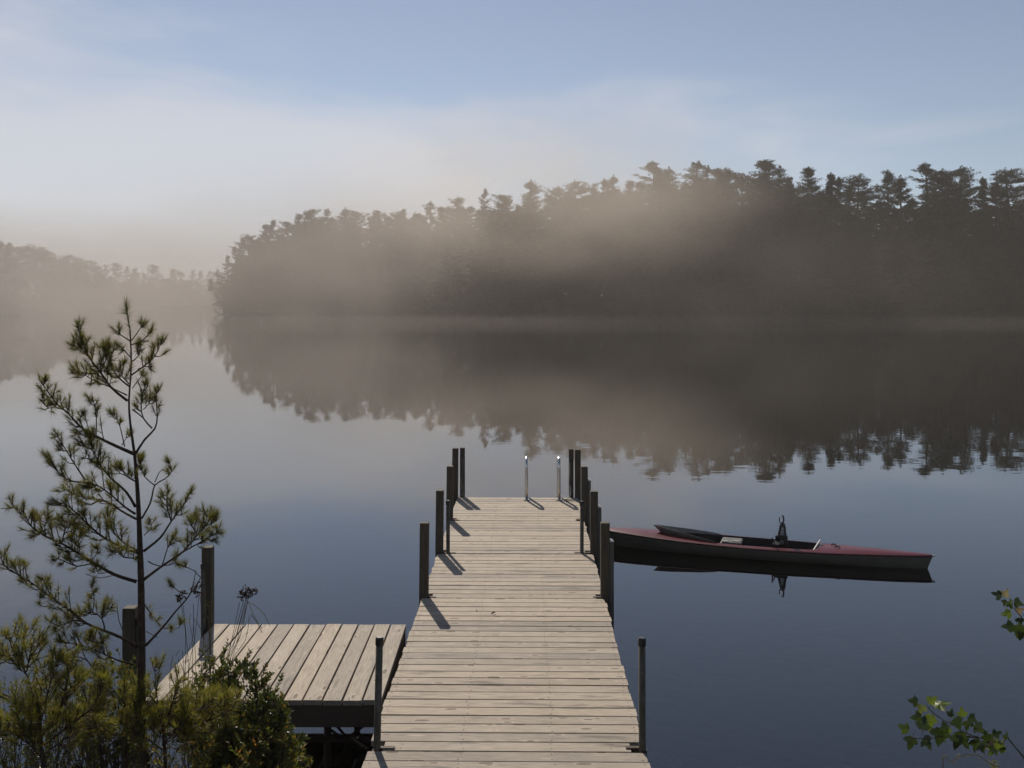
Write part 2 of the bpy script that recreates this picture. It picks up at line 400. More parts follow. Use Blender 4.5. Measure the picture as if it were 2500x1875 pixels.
def post(X, Y, top, wd=0.089, bumper=False, lean=0.0):
    x, y, _ = dl(X, Y); hw = wd / 2
    zb = ground_h(X, Y) - 0.15
    b = MB(); b.cbox(-hw, hw, -hw, hw, zb, top, 0.005)
    o = b.build('post', M_POST, dock); o.location = (x, y, 0); o.rotation_euler.y = lean
    if bumper:
        bb = MB(); x0, x1 = hw + 0.001, hw + 0.042
        zt = top - 0.19
        bb.box(x0, x1, -0.03, 0.03, 0.05, zt)
        bb.add([(x0,-.03,zt+.001),(x1,-.03,zt+.001),(x1,.03,zt+.001),(x0,.03,zt+.001),(x0,-.028,zt+.03),(x1-.008,-.028,zt+.012),(x1-.008,.028,zt+.012),(x0,.028,zt+.03)],
               [(0,1,5,4),(1,2,6,5),(2,3,7,6),(3,0,4,7),(4,5,6,7)], 1)
        bo = bb.build('bumper', [M_BUMP, M_BCAP], o)
    return o
for X, Y, top, bp in ((-0.888, 9.965, 1.345, 0), (0.931, 9.965, 1.345, 1), (-0.862, 11.735, 1.335, 0), (0.966, 11.735, 1.325, 1),
                      (-0.852, 13.505, 1.33, 0), (0.982, 13.505, 1.325, 1), (-0.872, 15.115, 1.34, 0), (0.998, 15.115, 1.32, 0)):
    post(X, Y, top, bumper=bool(bp), lean=0.010 if X < 0 else 0.0)
post(-0.752, 15.125, 1.345, 0.072); post(0.898, 15.125, 1.325, 0.072)
def pipe(X, Y, h, r=0.0225, lean=0.0):
    x, y, _ = dl(X, Y); zb = ground_h(X, Y) - 0.2
    b = MB(); b.tube([(0,0,zb),(0,0,DZ+h-0.05)], r, 14)
    o = b.build('pipe', M_GALV, dock, True); o.location = (x, y, 0); o.rotation_euler.y = lean
    c = MB(); c.tube([(0,0,DZ+h-0.052),(0,0,DZ+h-0.010),(0,0,DZ+h)], [r+0.004, r+0.004, r-0.002], 14)
    c.build('pipe_cap', M_BLACK, o)
    k = MB(); k.tube([(0,0,DZ-0.09),(0,0,DZ-0.005)], r+0.007, 14); k.build('pipe_sleeve', M_PLATE, o)
    return o
pipe(-0.905, 6.565, 0.74, 0.0235, 0.024); pipe(0.862, 6.565, 0.735, 0.0235, -0.004)
pipe(-0.753, 11.715, 0.62); pipe(0.822, 11.715, 0.61)
pipe(-0.745, 15.068, 0.67, 0.019); pipe(0.885, 15.068, 0.59, 0.019)
for X, Y, ln, sd_ in ((-0.905, 6.58, 0.13, 1), (0.862, 6.58, 0.11, -1), (-0.888, 9.945, 0.13, 1), (0.931, 9.945, 0.12, -1), (-0.862, 11.715, 0.20, 1), (0.966, 11.715, 0.23, -1), (-0.852, 13.485, 0.14, 1), (0.982, 13.485, 0.12, -1)):
    x, y, _ = dl(X, Y); b = MB(); x0, x1 = (x + 0.02, x + ln) if sd_ > 0 else (x - ln, x - 0.02)
    b.box(x0, x1, y - 0.016, y + 0.016, DZ - 0.03, DZ + 0.007); b.build('bracket', M_PLATE, dock)

# swim ladder
lad = empty('swim_ladder', (0.46, 14.86, DZ), label='bright steel swim ladder with two hooped rails at the dock end', cat='ladder')
for sx in (-0.243, 0.243):
    pts = [(sx, 0, 0)] + [(sx, 0, z) for z in (0.2, 0.4, 0.50)]
    for k in range(1, 9):
        a = math.pi * k / 9; pts.append((sx, 0.14 - 0.14 * math.cos(a), 0.50 + 0.11 * math.sin(a)))
    pts += [(sx, 0.28, 0.48), (sx, 0.29, 0.1), (sx, 0.30, -0.4), (sx, 0.31, -1.0)]
    b = MB(); b.tube(pts, 0.0235, 12); r_ = b.build('rail', M_STEEL, lad, True)
    b = MB(); b.cbox(sx - 0.045, sx + 0.045, -0.05, 0.05, 0.004, 0.014, 0.003); b.build('foot_plate', M_STEEL, r_)
for z in (-0.2, -0.5, -0.8):
    b = MB(); b.box(-0.243, 0.243, 0.27, 0.34, z - 0.01, z + 0.01); b.build('rung', M_STEEL, lad)
# mooring cord at the far right post
cord = MB(); pts = [P(1391, 1187, 15.03), P(1394, 1196, 15.03), P(1392, 1212, 15.02)]
pts += [Vector((0.885, 15.02, DZ + 0.09)), Vector((0.86, 14.95, DZ + 0.02)), Vector((0.80, 14.88, DZ + 0.008)), Vector((0.77, 14.82, DZ + 0.008)), Vector((0.84, 14.80, DZ + 0.008)), Vector((0.93, 14.82, DZ + 0.008))]
cord.tube(resample(pts, 0.03), 0.006, 5)
tag(cord.build('mooring_cord', M_ROPE, smooth=True), 'thin pale cord hanging from the far right corner post of the dock', 'rope')

# ------------------------------------------------------------------ side platform
plat = empty('dock_platform', (-1.85, 8.24, 0), label='low square plank platform beside the left edge of the long dock', cat='platform')
PX0, PX1, PY0, PY1 = -2.735, -0.962, 7.37, 9.11
n = 12; pitch = (PX1 - PX0) / n
pmesh = [plank_mesh('plank', PY1 - PY0, pitch - 0.013, 0.038, (-.83, -.28, .28, .83), 20 + k) for k in range(4)]
for i in range(n):
    place('plank', pr.choice(pmesh), plat, (PX0 + pitch * (i + .5) - plat.location.x, (PY0 + PY1) / 2 - plat.location.y + pr.uniform(-.004, .004), DZ + pr.uniform(-.0015, .0015)),
          (pr.uniform(-.001, .001), pr.uniform(-.003, .003), math.pi / 2 + pr.choice((0, math.pi)) + pr.uniform(-.0015, .0015)), (1, pr.uniform(.985, 1.0), 1))
def pbox(name, x0, x1, y0, y1, z0, z1, mat=M_FRAME):
    b = MB(); b.box(x0 - plat.location.x, x1 - plat.location.x, y0 - plat.location.y, y1 - plat.location.y, z0, z1); return b.build(name, mat, plat)
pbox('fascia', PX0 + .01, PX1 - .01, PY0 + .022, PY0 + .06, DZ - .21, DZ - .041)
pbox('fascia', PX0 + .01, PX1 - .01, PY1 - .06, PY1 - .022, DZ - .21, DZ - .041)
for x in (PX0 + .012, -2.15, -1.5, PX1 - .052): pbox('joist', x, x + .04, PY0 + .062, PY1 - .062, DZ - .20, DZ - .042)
def ppost(X, Y, top, wd=0.089):
    hw = wd / 2; b = MB(); b.cbox(X - hw - plat.location.x, X + hw - plat.location.x, Y - hw - plat.location.y, Y + hw - plat.location.y, ground_h(X, Y) - .15, top, 0.005)
    return b.build('post', M_POST, plat)
ppost(-2.785, 9.12, 1.31, 0.092); ppost(-2.80, 7.31, 1.31, 0.092)
def ppipe(X, Y, top, r=0.0225, zb=None, mat=M_GALV, cap=True):
    x, y = X - plat.location.x, Y - plat.location.y
    b = MB(); b.tube([(x, y, zb if zb is not None else ground_h(X, Y) - .15), (x, y, top - .04)], r, 12); o = b.build('pipe', mat, plat, True)
    if cap: c = MB(); c.tube([(x, y, top - .045), (x, y, top - .008), (x, y, top)], [r + .004, r + .004, r - .002], 12); c.build('pipe_cap', M_BLACK, o)
ppipe(-2.805, 9.045, 1.175); ppipe(-2.728, 7.29, 1.23)
# legs and braces under the platform
pl = lambda p: Vector(p) - plat.location
for X, Y in ((-1.385, 7.48), (-2.3, 7.48), (-1.385, 8.9), (-2.3, 8.9)):
    ppipe(X, Y, DZ - .04, 0.028, mat=M_PLATE, cap=False)
def brace(a, b_, r=0.011):
    b = MB(); b.tube([pl(a), pl(b_)], r, 6); b.build('brace', M_PLATE, plat)
for a, b_ in ((P(806, 1781, 7.44), P(832, 1800, 7.44)), (P(816, 1765, 7.44), P(846, 1800, 7.44)), (P(852, 1800, 7.44), P(898, 1764, 7.44)), (P(852, 1800, 7.44), P(898, 1830, 7.2))):
    brace(a, b_)
pbox('tie_beam', -2.5, PX1 + .02, 7.42, 7.46, P(0, 1813, 7.42).z, P(0, 1803, 7.42).z, M_PLATE)

# fallen leaf on the dock
def leaf_on(x, y, s, rz):
    Y = F * 2.94 / (y - HOR); p = P(x, y, Y); b = MB()
    b.add([(-s,0,.002),(-.3*s,.5*s,.012),(.5*s,.4*s,.02),(s,0,.006),(.4*s,-.5*s,.018),(-.4*s,-.4*s,.004),(0,0,.010)], [(0,6,1),(1,6,2),(2,6,3),(3,6,4),(4,6,5),(5,6,0)])
    o = b.build('fallen_leaf', M_SEED); o.location = (p.x, p.y, DZ + .004); o.rotation_euler.z = rz; return o
tag(leaf_on(1204, 1500, .026, .4), 'larger curled dry brown leaf lying on the dock planks', 'leaf')
tag(leaf_on(1164, 1495, .012, 1.4), 'tiny dark leaf scrap on the dock just left of the curled leaf', 'leaf')

# ------------------------------------------------------------------ rowing boat
def make_boat():
    bow = Vector((1.307, 14.66, 0)); st = Vector((5.60, 13.27, 0)); D = st - bow; LN = D.length / 1.029
    boat = empty('rowing_boat', bow, label='slim red decked rowing boat with grey hull moored beside the dock', cat='boat')
    boat.rotation_euler.z = math.atan2(D.y, D.x); boat.scale = (1.029, 1.029, 1.029)
    NS = 45
    def hb(s): return 0.325 * max(0.0, math.sin(math.pi * min(1, s ** 0.93))) ** 0.72 * (1 - 0.12 * s) + 0.012
    def sheer(s): return float(np.interp(s, [0, .1, .25, .45, .7, 1], [.225, .212, .188, .170, .165, .178]))
    keel = -0.10
    T = [0, .12, .28, .46, .64, .82, 1.0]
    def u_at(s, t):   # raked ends
        u = s * LN
        return u + (0.30 * (1 - t) ** 1.2) * (1 - s) ** 6 - 0.10 * (1 - t) * s ** 14
    hull = MB(); vs = []
    for i in range(NS):
        s = i / (NS - 1); b = hb(s)
        row = []
        for sd_ in (-1, 1):
            for t in T:
                y = b * (1 - (1 - t) ** 2.6) * (0.86 + 0.14 * t); z = keel + (sheer(s) - 0.028 - keel) * t ** 1.15
                row.append((u_at(s, t), sd_ * y, z))
        vs += row
    nT = len(T); fs = []
    for i in range(NS - 1):
        for sd_ in (0, 1):
            for k in range(nT - 1):
                a = i * 2 * nT + sd_ * nT + k; b = a + 2 * nT
                fs.append((a, b, b + 1, a + 1) if sd_ == 0 else (a, a + 1, b + 1, b))
    a = (NS - 1) * 2 * nT
    for k in range(nT - 1): fs.append((a + k, a + nT + k, a + nT + k + 1, a + k + 1))
    hull.add(vs, fs); hull.build('hull', M_HULL, boat, True)
    # rub rail band
    rail = MB()
    for sd_ in (-1, 1):
        pts = []
        for i in range(NS):
            s = i / (NS - 1); pts.append(((s * LN), sd_ * (hb(s) + 0.002), sheer(s)))
        vv = []
        for p in pts:
            vv += [(p[0], p[1] - sd_ * .004, p[2] - .030), (p[0], p[1] + sd_ * .008, p[2] - .027), (p[0], p[1] + sd_ * .008, p[2] - .004), (p[0], p[1] - sd_ * .004, p[2] + .002)]
        ff = []
        for i in range(NS - 1):
            for k in range(3): ff.append((i*4+k, (i+1)*4+k, (i+1)*4+k+1, i*4+k+1))
        rail.add(vv, ff)
    rail.build('rub_rail', M_DARKRED, boat)
    ps = MB()
    for sd_ in (-1, 1): ps.tube([(i / (NS - 1) * LN, sd_ * (hb(i / (NS - 1)) + 0.001), sheer(i / (NS - 1)) - .034) for i in range(NS)], .0045, 5)
    ps.build('gunwale_strip', M_GREYBOX, boat)
    # deck with cockpit opening
    C0, C1 = 0.235, 0.685
    def inner(s):
        if s <= C0 or s >= C1: return 0.0
        q = (s - C0) / (C1 - C0)
        return (hb(s) - 0.065) * min(1.0, (q / 0.30) ** 0.75) * (1.0 if q < 0.95 else max(0.0, (1 - q) / 0.05) ** 0.35)
    deck = MB(); vv = []; ff = []; U = [0, .25, .5, .75, 1]
    ss = sorted(set([i / 60 for i in range(61)] + [C0 + 1e-4, C1 - 1e-4, C0 + .01, C1 - .01]))
    camber = 0.032
    def dz(s, y): b = hb(s); return sheer(s) + camber * (1 - (y / b) ** 2) * min(1, b / .2)
    for s in ss:
        b = hb(s); q = inner(s)
        for sd_ in (-1, 1):
            for uu in U:
                y = q + (b - q) * uu; vv.append((s * LN, sd_ * y, dz(s, y) + 0.0015))
    nu = len(U)
    for i in range(len(ss) - 1):
        for sd_ in (0, 1):
            for k in range(nu - 1):
                a = i * 2 * nu + sd_ * nu + k; b = a + 2 * nu
                ff.append((a, b, b + 1, a + 1) if sd_ == 1 else (a, a + 1, b + 1, b))
    deck.add(vv, ff); deck.build('deck', M_RED, boat, True)
    ck = MB(); cs = [s for s in ss if C0 <= s <= C1]; vv = []; ff = []
    for s in cs:
        q = inner(s); z = dz(s, q)
        vv += [(s*LN, -q, z), (s*LN, -q*.85, 0.03), (s*LN, q*.85, 0.03), (s*LN, q, z)]
    for i in range(len(cs) - 1):
        for k in range(3): ff.append((i*4+k, i*4+k+1, (i+1)*4+k+1, (i+1)*4+k))
    ck.add(vv, ff); ck.build('cockpit', M_INNER, boat)
    # V-shaped splash guard, leaning forward
    gd = MB(); apex = Vector((0.86, 0, dz(.2, 0)))
    for sd_ in (-1, 1):
        nn = 9; vv = []
        for i in range(nn):
            t = i / (nn - 1); u = 0.86 + 0.80 * t; y = sd_ * (0.245 * t ** 0.8); z = dz(u / LN, y)
            h = 0.085 * (1 - t) ** 0.8 + 0.010
            for off in (0.0, 0.008):
                vv += [(u + off, y, z - .004), (u - 0.11 * (1 - t) + off, y + sd_ * 0.03 * (1 - t * .5) * t, z + h)]
        ff = []
        for i in range(nn - 1):
            a = i * 4; b = a + 4
            ff += [(a, b, b+1, a+1), (a+2, a+3, b+3, b+2), (a+1, b+1, b+3, a+3)]
        gd.add(vv, ff)
    gd.build('splash_guard', M_GREYBOX, boat)
    # sliding seat
    seat = MB(); seat.cbox(1.70, 1.98, -.16, .16, .15, .185, .012); seat.box(1.72, 1.76, -.13, .13, .04, .149); seat.box(1.92, 1.96, -.13, .13, .04, .149)
    so = seat.build('seat', simple('dark_seat_plastic', (0.06, 0.058, 0.054), 0.5), boat)
    b = MB(); b.box(1.71, 1.80, -.15, -.06, .187, .193); b.box(1.86, 1.95, -.10, .0, .187, .193); b.build('seat_pad', M_GREYBOX, so)
    # folded rigger with oarlock
    rg = empty('rigger'); rg.parent = boat
    u0 = 2.50; y0 = 0.04
    z0, z1 = 0.17, 0.43
    def at(z): t = (z - z0) / (z1 - z0); return (0.070 - 0.036 * t, u0 + 0.012 * t)
    arm = MB()
    for sd_ in (-1, 1):
        hw0, c0 = at(0.24); hw1, c1 = at(z1)
        arm.tube([(c0 + sd_ * hw0 * .8, y0, 0.24), (c1 + sd_ * hw1 * .75, y0 + .02, z1)], [0.020, 0.012], 6)
    for k in range(8):
        z = 0.285 + k * 0.023; hw, c = at(z); arm.box(c - hw, c + hw, y0 - .006, y0 + .012, z - .0075, z + .0075)
    arm.box(u0 - .082, u0 + .078, y0 - .028, y0 + .028, 0.10, 0.285)
    arm.box(u0 - .10, u0 - .02, y0 - .24, y0 - .03, 0.18, 0.215)
    arm.build('arm', M_BLACK, rg)
    d = MB(); d.tube([(u0, y0 - .029, .20), (u0, y0 - .036, .20)], .030, 16); d.build('pivot_disc', M_GREYBOX, rg)
    lk = MB(); zc = z1 + .01
    lk.tube([(u0 + .012, y0 + .02, z1 - .02), (u0 + .012, y0 + .02, zc + .02)], .016, 8)
    lk.tube([(u0 - .03, y0 + .02, zc + .085), (u0 - .034, y0 + .02, zc + .03), (u0 - .02, y0 + .02, zc + .012), (u0 + .012, y0 + .02, zc + .012)], .007, 6)
    lk.tube([(u0 + .012, y0 + .02, zc + .012), (u0 + .026, y0 + .02, zc + .05), (u0 + .022, y0 + .02, zc + .10), (u0 + .002, y0 + .02, zc + .112)], .012, 6)
    lk.build('oarlock', M_BLACK, rg)
    b = MB(); b.tube([(u0 - .11, y0 - .22, .19), (u0 - .11, y0 - .23, .30)], .011, 8); b.tube([(u0 - .075, y0 - .22, .19), (u0 - .09, y0 - .23, .27)], .008, 8); b.build('thole_pin', M_BLACK, rg)
    # foot stretcher bars, deck fittings
    b = MB(); b.tube([(2.90, -.10, .12), (3.00, .06, .255)], .012, 6); b.tube([(2.93, -.10, .10), (3.02, .04, .215)], .010, 6); b.build('foot_stretcher', M_WHITE, boat)
    for u, y in ((3.17, .05), (3.22, -.06)):
        z = dz(u / LN, y); b = MB(); b.tube([(u - .03, y, z), (u - .02, y, z + .02), (u + .02, y, z + .02), (u + .03, y, z)], .009, 6); b.build('cleat', M_BLACK, boat)
    z = sheer(1) - .012; b = MB(); b.tube([(LN + .005, 0, z), (LN + .02, 0, z), (LN + .035, 0, z)], [.012, .016, .006], 8); b.build('bow_ball', M_WHITE, boat)
    return boat
make_boat()

# ------------------------------------------------------------------ far trees
def tri_clump(V, Fc, r, c, rad, flat, k, size, axis=None):
    for _ in range(k):
        d = rvec(r); p = c + Vector((d.x * rad, d.y * rad, d.z * rad * flat)) * (r.random() ** 0.4)
        a = rvec(r); a.z *= 0.5
        if axis is not None: a = unit(axis + a * 0.7)
        b_ = rvec(r); s = size * r.uniform(.6, 1.3)
        i = len(V); V.extend([p - a * s, p + a * s * .8 + b_ * s * .2, p + b_ * s * .6]); Fc.append((i, i+1, i+2))
def far_tree(seed, style):
    """Crown and trunk meshes of a tree one unit tall (unit = 30 m), built in metres and shrunk later."""
    r = random.Random(seed); H = 30.0; V = []; Fc = []; tb = MB()
    lean = Vector((r.uniform(-.03, .03), r.uniform(-.03, .03), 0))
    bend = r.uniform(-.4, .4)
    def tr(z): return Vector((lean.x * z + bend * math.sin(z / 9), lean.y * z, z))
    r0 = 0.36
    tb.tube([tr(z) for z in (-1.5, 4, 8, 12, 16, 20, 24, 27, 29.2)], [r0*1.2, r0, r0*.93, r0*.85, r0*.72, r0*.55, r0*.36, r0*.2, .04], 7)
    if style == 'broad':
        H0, H1 = 0.5, 29
        for k in range(42):
            z = r.uniform(H0, H1); t = (z - H0) / (H1 - H0)
            rad = 9.5 * math.sin(math.pi * min(.97, .30 + t * .67)) ** .6
            an = r.uniform(0, 6.283); q = rad * r.uniform(.35, 1)
            c = tr(z) + Vector((math.cos(an) * q, math.sin(an) * q, 0))
            tb.tube([tr(max(2, z - q * .7)), (tr(z) + c) / 2 - Vector((0,0,.4)), c], [.16, .09, .04], 5, cap=False)
            for _ in range(7): tri_clump(V, Fc, r, c + rvec(r) * 2.0, 1.6, .7, 20, .80)
    else:
        if style == 'spruce': zb, wmax, nb, up = 1.5, 5.0, 105, -0.12
        elif style == 'red': zb, wmax, nb, up = 11.0, 5.4, 62, 0.22
        elif style == 'tall': zb, wmax, nb, up = 8.0, 5.6, 60, 0.26
        else: zb, wmax, nb, up = 4.0, 6.6, 88, 0.16
        tiers = []
        z = zb
        while z < 29.0:
            tiers.append(z); z += (r.uniform(.45, .9) if style == 'spruce' else r.uniform(.45, .95)) * (1.0 if z < 24 else .8)
        for z in tiers:
            t = (z - zb) / (29.4 - zb)
            if style == 'spruce': prof = (1 - t) ** .85
            elif style == 'red': prof = math.sin(math.pi * min(1, .18 + t * .80)) ** .6
            elif style == 'tall': prof = min(1, .45 + t * 1.6) * (1 - t) ** .62 + .03
            else: prof = min(1, .5 + t * 2.0) * (1 - t) ** .78 * 1.12 + .03
            gust = (.88 + .16 * math.sin(z * 1.3 + seed)) if style != 'spruce' else r.uniform(.85, 1.1)
            for _ in range(r.choice((3, 4, 4)) if style != 'spruce' else 5):
                if style != 'spruce' and r.random() < .16: continue
                an = r.uniform(0, 6.283); ln = max(.35, wmax * prof * gust * r.uniform(.5, 1.22))
                u = up + (.20 * t + .25 * max(0, t - .7) / .3 if style != 'spruce' else .5 * t - .1) + r.uniform(-.10, .16)
                d = Vector((math.cos(an), math.sin(an), 0)); b0 = tr(min(29.3, z + r.uniform(-.5, .5)))
                pts = [b0 + d * ln * q + Vector((0, 0, ln * (u * q * q + .06 * math.sin(q * 3)))) for q in (0, .35, .7, 1)]
                tb.tube(pts, [.09, .06, .04, .015], 4, cap=False)
                nc = max(2, int(ln / .48))
                for c_ in range(nc):
                    q = .28 + .74 * (c_ + r.random()) / nc
                    p = pts[0].lerp(pts[3], q) + Vector((0, 0, ln * (u * (q*q - q)) + .1))
                    sp = .34 * (1.15 - .4 * q)
                    side = Vector((-d.y, d.x, 0)) * r.uniform(-1, 1) * ln * .16
                    tri_clump(V, Fc, r, p + side, .66 if style != 'spruce' else .55, .5, 26, sp, d * .6 + Vector((0, 0, .45)))
        for _ in range(8): tri_clump(V, Fc, r, tr(29.9 - .34 * _), .16 + .09 * _, 1.2, 7, .30, Vector((0, 0, 1)))
    cm = bpy.data.meshes.new('crown'); cm.from_pydata([tuple(p / H) for p in V], [], Fc)
    cm.materials.append(M_FLEAF if style == 'broad' else M_FPINE); cm.update()
    tm = tb.mesh('trunk', M_FBARK); tm.transform(Matrix.Scale(1 / H, 4))
    return cm, tm
PROTO = {s: [far_tree(100 * k + 11 * i, s) for i in range(cnt)] for k, (s, cnt) in enumerate((('white', 4), ('tall', 3), ('red', 2), ('spruce', 2), ('broad', 3)))}
tr_ = random.Random(21)
def plant(style, X, Y, h, wf, name, label, cat, group=None, lean=0.0):
    z = max(ground_h(X, Y), 0.0) - 0.1
    e = empty(name, (X, Y, z), label=label, cat=cat, group=group)
    cm, tm = tr_.choice(PROTO[style])
    e.rotation_euler = (0, lean, tr_.uniform(0, 6.283)) if not lean else (0, lean, 0)
    wf *= 1.12; e.scale = (h * wf, h * wf, h)
    place('trunk', tm, e); place('crown', cm, e)
    return e
def by_px(x, ytop, back, style, wf, label, group, name='pine_tree', cat='pine tree'):
    Y = 200.0
    for _ in range(4): Y = main_shore((x - 1250) * Y / F) + back
    X = (x - 1250) * Y / F
    h = CAM_H + (HOR - ytop) * Y / F - max(ground_h(X, Y), 0)
    return plant(style, X, Y, h, wf, name, label, cat, group)
G_SKY = 'pines along the misty skyline of the far shore'
L_A = 'pine in the pale foggy left half of the far treeline'
L_B = 'pine in the middle of the far treeline, fading into mist'
L_C = 'dark pine in the clear right part of the far treeline'
skyline = [
 (556, 622, 'white', .9, None), (574, 600, 'white', 1.1, None), (592, 580, 'white', 1.0, None), (612, 570, 'red', 1.2, None), (648, 545, 'white', 1.1, None),
 (670, 535, 'tall', 1.0, 'small spiky pine top rising near the left end of the far wood'), (700, 540, 'red', 1.2, None), (730, 520, 'white', 1.1, None), (758, 512, 'red', 1.2, None),
 (792, 508, 'white', 1.1, None), (840, 505, 'white', 1.3, None), (875, 515, 'red', 1.2, None), (922, 511, 'white', 1.1, None), (965, 513, 'red', 1.1, None), (985, 508, 'tall', 1.0, None),
 (1012, 515, 'white', 1.0, None), (1045, 489, 'tall', .95, 'slender foggy pine with upswept top left of the spiky dark pine'), (1080, 502, 'white', 1.1, None),
 (1120, 478, 'tall', 1.15, 'spiky dark pine with bare upswept branches above the foggy treeline'), (1155, 505, 'red', 1.0, None),
 (1183, 457, 'white', .62, 'narrow bushy plume of a pine standing above the middle treeline'), (1230, 474, 'red', 1.35, 'broad rounded pine crown right of the narrow plume pine'), (1262, 498, 'white', 1.0, None),
 (1297, 438, 'tall', 1.2, 'flat-topped ragged pine standing alone above the central treeline'), (1340, 478, 'white', 1.0, None), (1370, 458, 'red', 1.0, None), (1413, 436, 'red', 1.0, None), (1448, 452, 'white', 1.0, None),
 (1475, 435, 'white', .9, None), (1497, 426, 'tall', .9, None), (1540, 438, 'white', 1.0, None), (1598, 391, 'white', 1.45, 'broad tall pine where the bright mist ends on the far shore'), (1638, 407, 'tall', 1.0, None),
 (1680, 392, 'white', 1.45, 'wide dark pine just right of the broad tall pine by the mist'), (1712, 402, 'white', 1.0, None), (1753, 406, 'white', 1.1, None), (1783, 407, 'tall', 1.1, None), (1815, 420, 'red', 1.2, None),
 (1868, 385, 'white', 1.45, 'tallest ragged pine between the mist and the notch in the treeline'), (1905, 404, 'white', 1.0, None), (1935, 427, 'spruce', 1.0, None), (1978, 405, 'white', 1.1, None),
 (2020, 420, 'spruce', 1.0, None), (2045, 430, 'white', .9, None), (2085, 424, 'red', 1.15, 'round-headed pine at the left lip of the notch in the treeline'), (2112, 470, 'white', .8, None), (2136, 492, 'red', .8, None),
 (2170, 414, 'tall', 1.2, 'upswept pine at the right lip of the notch in the treeline'), (2205, 425, 'white', 1.0, None), (2263, 394, 'white', 1.35, 'tallest pine of the dark group right of the notch'), (2290, 410, 'tall', 1.0, None),
 (2318, 420, 'red', 1.1, None), (2350, 404, 'tall', 1.35, None), (2395, 430, 'spruce', .9, None), (2430, 438, 'white', 1.0, None), (2476, 406, 'red', 1.35, 'round-topped pine at the right edge of the photograph'),
 (2525, 420, 'white', 1.1, None), (2565, 412, 'tall', 1.1, None), (2620, 425, 'white', 1.2, None), (2680, 410, 'white', 1.2, None), (2740, 430, 'red', 1.2, None)]
LOOK = {'white': 'broad layered pine', 'tall': 'upswept open-branched pine', 'red': 'round-crowned pine', 'spruce': 'narrow pointed spruce', 'broad': 'bushy broadleaf tree'}
def zone(x):
    if x < 1000: return 'in the foggy left wood'
    if x < 1297: return 'just left of the flat-topped pine'
    if x < 1598: return 'just right of the flat-topped pine'
    if x < 2110: return 'left of the treeline notch'
    return 'right of the treeline notch'
for x, y, st, wf, lab in skyline:
    by_px(x, y, tr_.uniform(8, 22), st, wf * (1.1 if x < 1560 else 1.2), lab or (LOOK[st] + ' on the far skyline ' + zone(x)), G_SKY)
sx_ = [p[0] for p in skyline]; sy_ = [p[1] for p in skyline]
for k in range(150):        # second storey of the wood
    x = 565 + (2720 - 565) * (k + tr_.random()) / 150
    top = float(np.interp(x, sx_, sy_)); y = 735 - (735 - top) * (tr_.uniform(.50, .90) if x < 2120 else tr_.uniform(.48, .82))
    st = tr_.choice(('white', 'white', 'red', 'tall', 'spruce'))
    by_px(x, y, tr_.uniform(5, 34), st, tr_.uniform(1.1, 1.5), 'half hidden ' + LOOK[st] + ' below the skyline ' + zone(x), 'shorter pines inside the far wood')
for k in range(46):         # rear row that closes the gaps between the crowns
    x = 600 + (2100 - 600) * (k + tr_.random()) / 46
    top = float(np.interp(x, sx_, sy_)); y = 735 - (735 - top) * tr_.uniform(.82, .95); st = tr_.choice(('white', 'red', 'white'))
    by_px(x, y, tr_.uniform(30, 42), st, tr_.uniform(1.15, 1.5), 'rearmost ' + LOOK[st] + ' filling the treeline ' + zone(x), 'rear row of pines in the far wood')
for k in range(136):        # bushy trees along the water's edge
    x = 552 + (2740 - 552) * (k + tr_.random()) / 136
    top = float(np.interp(x, sx_, sy_)); y = 748 - (748 - top) * (tr_.uniform(.26, .60) if k % 2 else tr_.uniform(.12, .26))
    st = tr_.choice(('broad', 'broad', 'spruce', 'white')) if k % 2 else 'broad'
    by_px(x, y, tr_.uniform(2.0, 7.0) if k % 2 else tr_.uniform(1.0, 2.5), st, tr_.uniform(1.0, 1.5) if k % 2 else tr_.uniform(1.6, 2.4), ('low ' if k % 2 else 'shrub-sized ') + LOOK[st] + ' at the far water edge ' + zone(x), 'low trees along the far water edge', 'shore_tree', 'tree')
# leaning bush at the tip of the point
for x, y, lab in ((540, 668, 'bushy tree leaning over the water at the tip of the point'), (553, 700, 'low bush at the waterline on the tip of the point')):
    Y = 302.0; X = (x - 1250) * Y / F; h = CAM_H + (HOR - y) * Y / F
    plant('broad', X + 1.5, Y, h, .85, 'shore_tree', lab, 'tree', None, lean=-.22)
# left shore, far back in the fog
lp = [(0, 587), (20, 590), (45, 600), (62, 598), (85, 602), (105, 618), (135, 628), (155, 625), (175, 622), (195, 630), (215, 640), (235, 646), (-30, 590), (-60, 585), (-95, 590), (330, 693), (342, 700)]
for x, y in lp:
    best = None
    for Yt in range(330, 730, 6):
        X = (x - 1250) * Yt / F
        if left_shore(Yt) - X > 6: best = Yt; break
    Y = best if best else 690.0
    X = (x - 1250) * Y / F
    h = CAM_H + (HOR - y) * Y / F - max(0, ground_h(X, Y))
    lab = 'rounded foggy tree at the tip of the left shore' if x > 300 else 'ghostly tree in the thick fog of the left shore'
    plant(tr_.choice(('red', 'broad', 'white')), X, Y, h, 1.25, 'shore_tree', lab, 'tree', 'foggy trees on the left shore' if x < 300 else 'trees at the tip of the left shore')
for k in range(34):
    Y = 340 + 385 * (k + tr_.random()) / 34; X = left_shore(Y) - tr_.uniform(3, 14)
    plant(tr_.choice(('broad', 'broad', 'white')), X, Y, tr_.uniform(11, 19), 1.4, 'shore_tree', 'low tree in the foggy band along the left shore water', 'tree', 'low trees along the left shore water')
